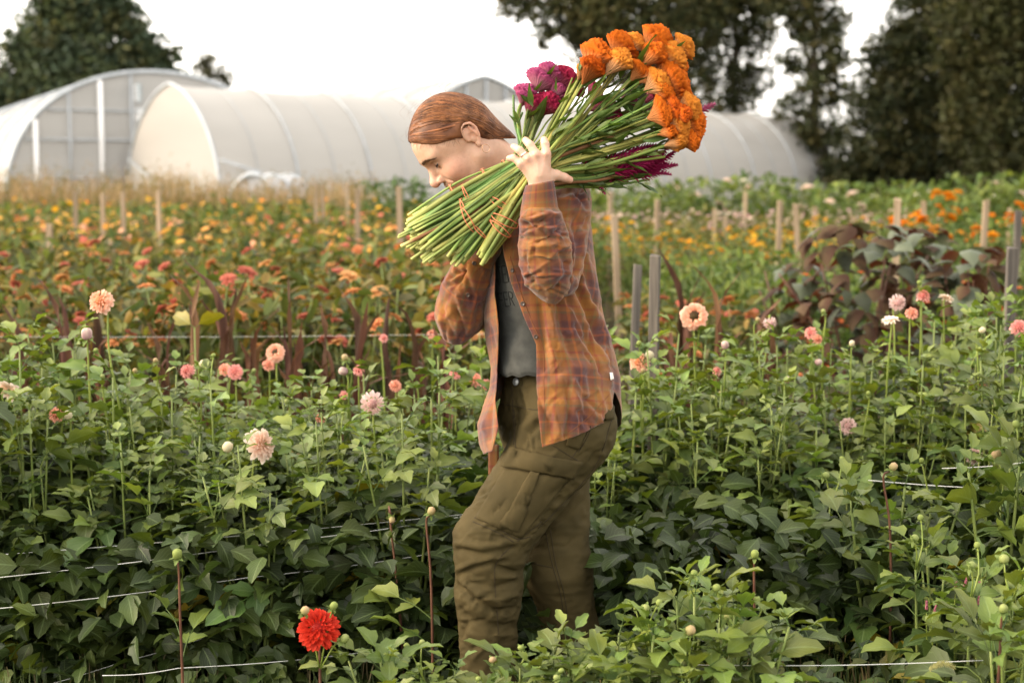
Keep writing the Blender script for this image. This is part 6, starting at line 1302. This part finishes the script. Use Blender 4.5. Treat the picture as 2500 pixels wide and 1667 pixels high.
bunch('pale ended bunch of deep orange cockscombs reaching furthest right', (1035,618), (1312,415), [(1622,275,46,OR[4:5]+OR[:1],-.26),(1650,262,44,OR[4:5],-.25),(1662,300,46,OR,-.25),(1690,262,46,OR,-.23),(1702,300,52,OR,-.22),(1692,335,50,OR,-.23),(1662,345,46,OR,-.24),(1672,275,42,OR[4:5],-.25),(1640,318,40,OR,-.25),(1650,350,36,OR,-.22)], (-.195,-.215), .0045, (1.0,1.0,.8), 18, (24,12,.024), (22,.016), [(4,.010)], maroon=.25, leafy=2, seed=5)
PR_ = PL+PL
bunch('shallow bunch of dark magenta plume celosia under the orange blooms', (1012,578), (1330,432), [(1600,385,62,PL,-.20),(1560,395,70,PL,-.20),(1570,375,66,PL,-.21),(1540,402,64,PL,-.19),(1600,408,60,PL,-.18),(1520,390,60,PL,-.2),(1560,418,70,PL,-.18),(1500,400,56,PL,-.17),(1480,415,60,PL,-.17),(1535,420,66,PL,-.17),(1610,425,50,PL,-.18),(1580,362,50,PL,-.2),(1515,412,60,PL,-.16),(1625,392,60,PL,-.19),(1585,398,70,PL,-.2),(1545,380,66,PL,-.21),(1505,425,66,PL,-.17),(1570,405,74,PL,-.21),(1625,412,56,PL,-.18),(1530,435,60,PL,-.17),(1470,400,60,PL,-.19),(1450,420,56,PL,-.18),(1710,272,72,PLP,-.16),(1490,390,50,PL,-.19)], (-.185,-.205), .0041, (.8,1.0,.8), 10, (22,12,.022), (26,.018), [(4,.008)], maroon=.2, leafy=1, seed=6, bend=8)
# drooping plumes that leave the bunch downwards
for (bx0,by0,tx,ty,s_) in ((1440,415,1478,476,78),(1430,408,1420,430,40),(1475,425,1500,446,46),(1455,410,1500,440,60),(1545,425,1560,445,40)):
    A, B = Vector(Q(bx0,by0,-.19)), Vector(Q(tx,ty,-.19)); d = (B-A).normalized(); o = link('flower_head', PL[bx0 % 3], bpy.data.objects[[o.name for o in COL.objects if o.name.startswith('celosia_bunch')][-1]], Matrix.Translation(A) @ d.to_track_quat('Z','Y').to_matrix().to_4x4() @ Matrix.Scale((B-A).length,4))
root = [o for o in COL.objects if o.name.startswith('celosia_bunch')][0]
for (x,y,tx,ty,dy,r_) in ((1302,262,1285,205,-.19,.2),(1300,258,1270,228,-.185,-.4),(1268,300,1240,283,-.18,.3),(1268,298,1252,268,-.18,-.3),(1360,225,1352,190,-.18,.3),(1415,175,1420,135,-.24,.2)):
    A, B = Vector(Q(x,y,dy)), Vector(Q(tx,ty,dy-.005)); d = (B-A).normalized(); link('leaf', LAN[0], root, Matrix.Translation(A) @ d.to_track_quat('X','Y').to_matrix().to_4x4() @ Matrix.Rotation(r_,4,'X') @ Matrix.Scale((B-A).length/.085,4))
# ------------------------------------------------------------------ labels of the plants that stand in rows: row and place in the row
ORD = 'first second third fourth fifth sixth seventh eighth ninth tenth eleventh twelfth thirteenth fourteenth fifteenth sixteenth seventeenth eighteenth nineteenth twentieth'.split()
def nth(k): return ORD[k] if k < 20 else '%dth' % (k+1)
def rows(group, what, y0, dy, n):
    things = [o for o in COL.objects if o.get('group') == group and o.parent is None]; by = {}
    for o in things: by.setdefault(int(min(n-1, max(0, round((o.location.y-y0)/dy)))) if not isinstance(y0, tuple) else int(np.argmin([abs(o.location.y-q) for q in y0])), []).append(o)
    for ri,(r, L) in enumerate(sorted(by.items())):
        L.sort(key=lambda o: o.location.x/o.location.y)
        for k, o in enumerate(L): o['label'] = what % (('front' if ri == 0 else nth(ri)), nth(k)) if n > 1 else what % nth(k)
rows('dahlias in the left bed', 'leafy dahlia of the left bed, %s row, %s from the left', (3.92,4.15,4.42,4.7,5.1), 0, 5)
rows('dahlias in the right bed', 'leafy dahlia of the right bed, %s row, %s from the left', (4.30,4.55,4.8,5.1), 0, 4)
rows('young dahlias in the near row', 'low young dahlia by the bottom picture edge, %s counted from the left', 3, 9, 1)
rows('zinnias in the bed left of the woman', 'orange zinnia plant left of the woman, %s row, %s from the left', 6.5, .4, 40)
rows('zinnias behind the grey stakes', 'sparse zinnia plant behind the grey stakes, %s row, %s from the left', 6.6, .55, 20)
rows('dahlias of the far row', 'tall dahlia of the far green row, %s line, %s from the left', 19.5, 1.0, 20)
rows('yellow flowers right of the woman', 'bushy plant with small yellow flowers, %s row, %s from the left', 12.5, .62, 20)
rows('orange marigolds at the right edge', 'bright orange marigold at the right picture edge, %s row, %s from the left', 12.2, .7, 20)
rows('green bushes right of the woman', 'low green bush behind the brown stalks, %s row, %s from the left', 8.8, .8, 20)
rows('green buds above the beds', 'green unopened dahlia bud above the bed leaves, %s counted from the left', 3, 9, 1)
rows('pink knotweed spikes', 'pink knotweed spike among the lower right weeds, %s from the left', 3, 9, 1)
# ------------------------------------------------------------------ the field and beds go on beyond both picture edges
bed('flower_mass', 'field of orange flowers continuing left of the picture', 6.4, 19, -1300, -70, .7, .92, 12000, .11, OLIVE, ORG, 260, .036, 31)
bed('flower_mass', 'far field continuing left of the picture', 19, 36, -1500, -110, .75, 1.1, 9000, .17, OLIVE+GREEN, ORG, 160, .045, 32)
bed('flower_mass', 'mixed green field continuing right of the picture', 6.4, 22, 2570, 3500, .7, 1.05, 12000, .12, OLIVE+GREEN, ORG, 200, .04, 33)
ground_leaves('bed_foliage', 'dahlia foliage continuing left of the picture', 4200, 3.75, 5.2, -900, -60, .78, 34, .11, [(1.2,1.3,.95),(1.5,1.5,1.0),(1.0,1.1,.9)])
ground_leaves('bed_foliage', 'dahlia foliage continuing right of the picture', 4200, 3.6, 5.3, 2580, 3400, .85, 35, .11, [(1.2,1.3,.95),(1.5,1.5,1.0),(1.0,1.1,.9)])
_R = np.random.default_rng(36); _n = 16000; _k = _R.integers(0, 60, size=_n); _cx = np.where(np.arange(60) < 34, -95+np.arange(60)*1.5, 36+(np.arange(60)-34)*2.2); _hh = 6+4*_R.random(60)
_C = np.stack([_cx[_k]+_R.normal(size=_n)*1.5, 88+_R.normal(size=_n)*2.0, np.abs(_hh[_k]*(.15+.8*_R.random(_n)**.7))], 1)
V, Fc = scatter(_C, euler_mats(_R.normal(size=_n), _R.normal(size=_n), _R.random(_n)*6.28), .7*(.6+.7*_R.random(_n)), LT, LF)
tag(link('treeline', mk('treeline', V, Fc, MT['treeleaf'], None, np.repeat(np.array(G2)[_R.integers(4, size=_n)]*(.7+.6*_R.random((_n,1))), len(LT), 0), False)), 'dark line of woodland far beyond both picture edges', None, None, 'stuff')
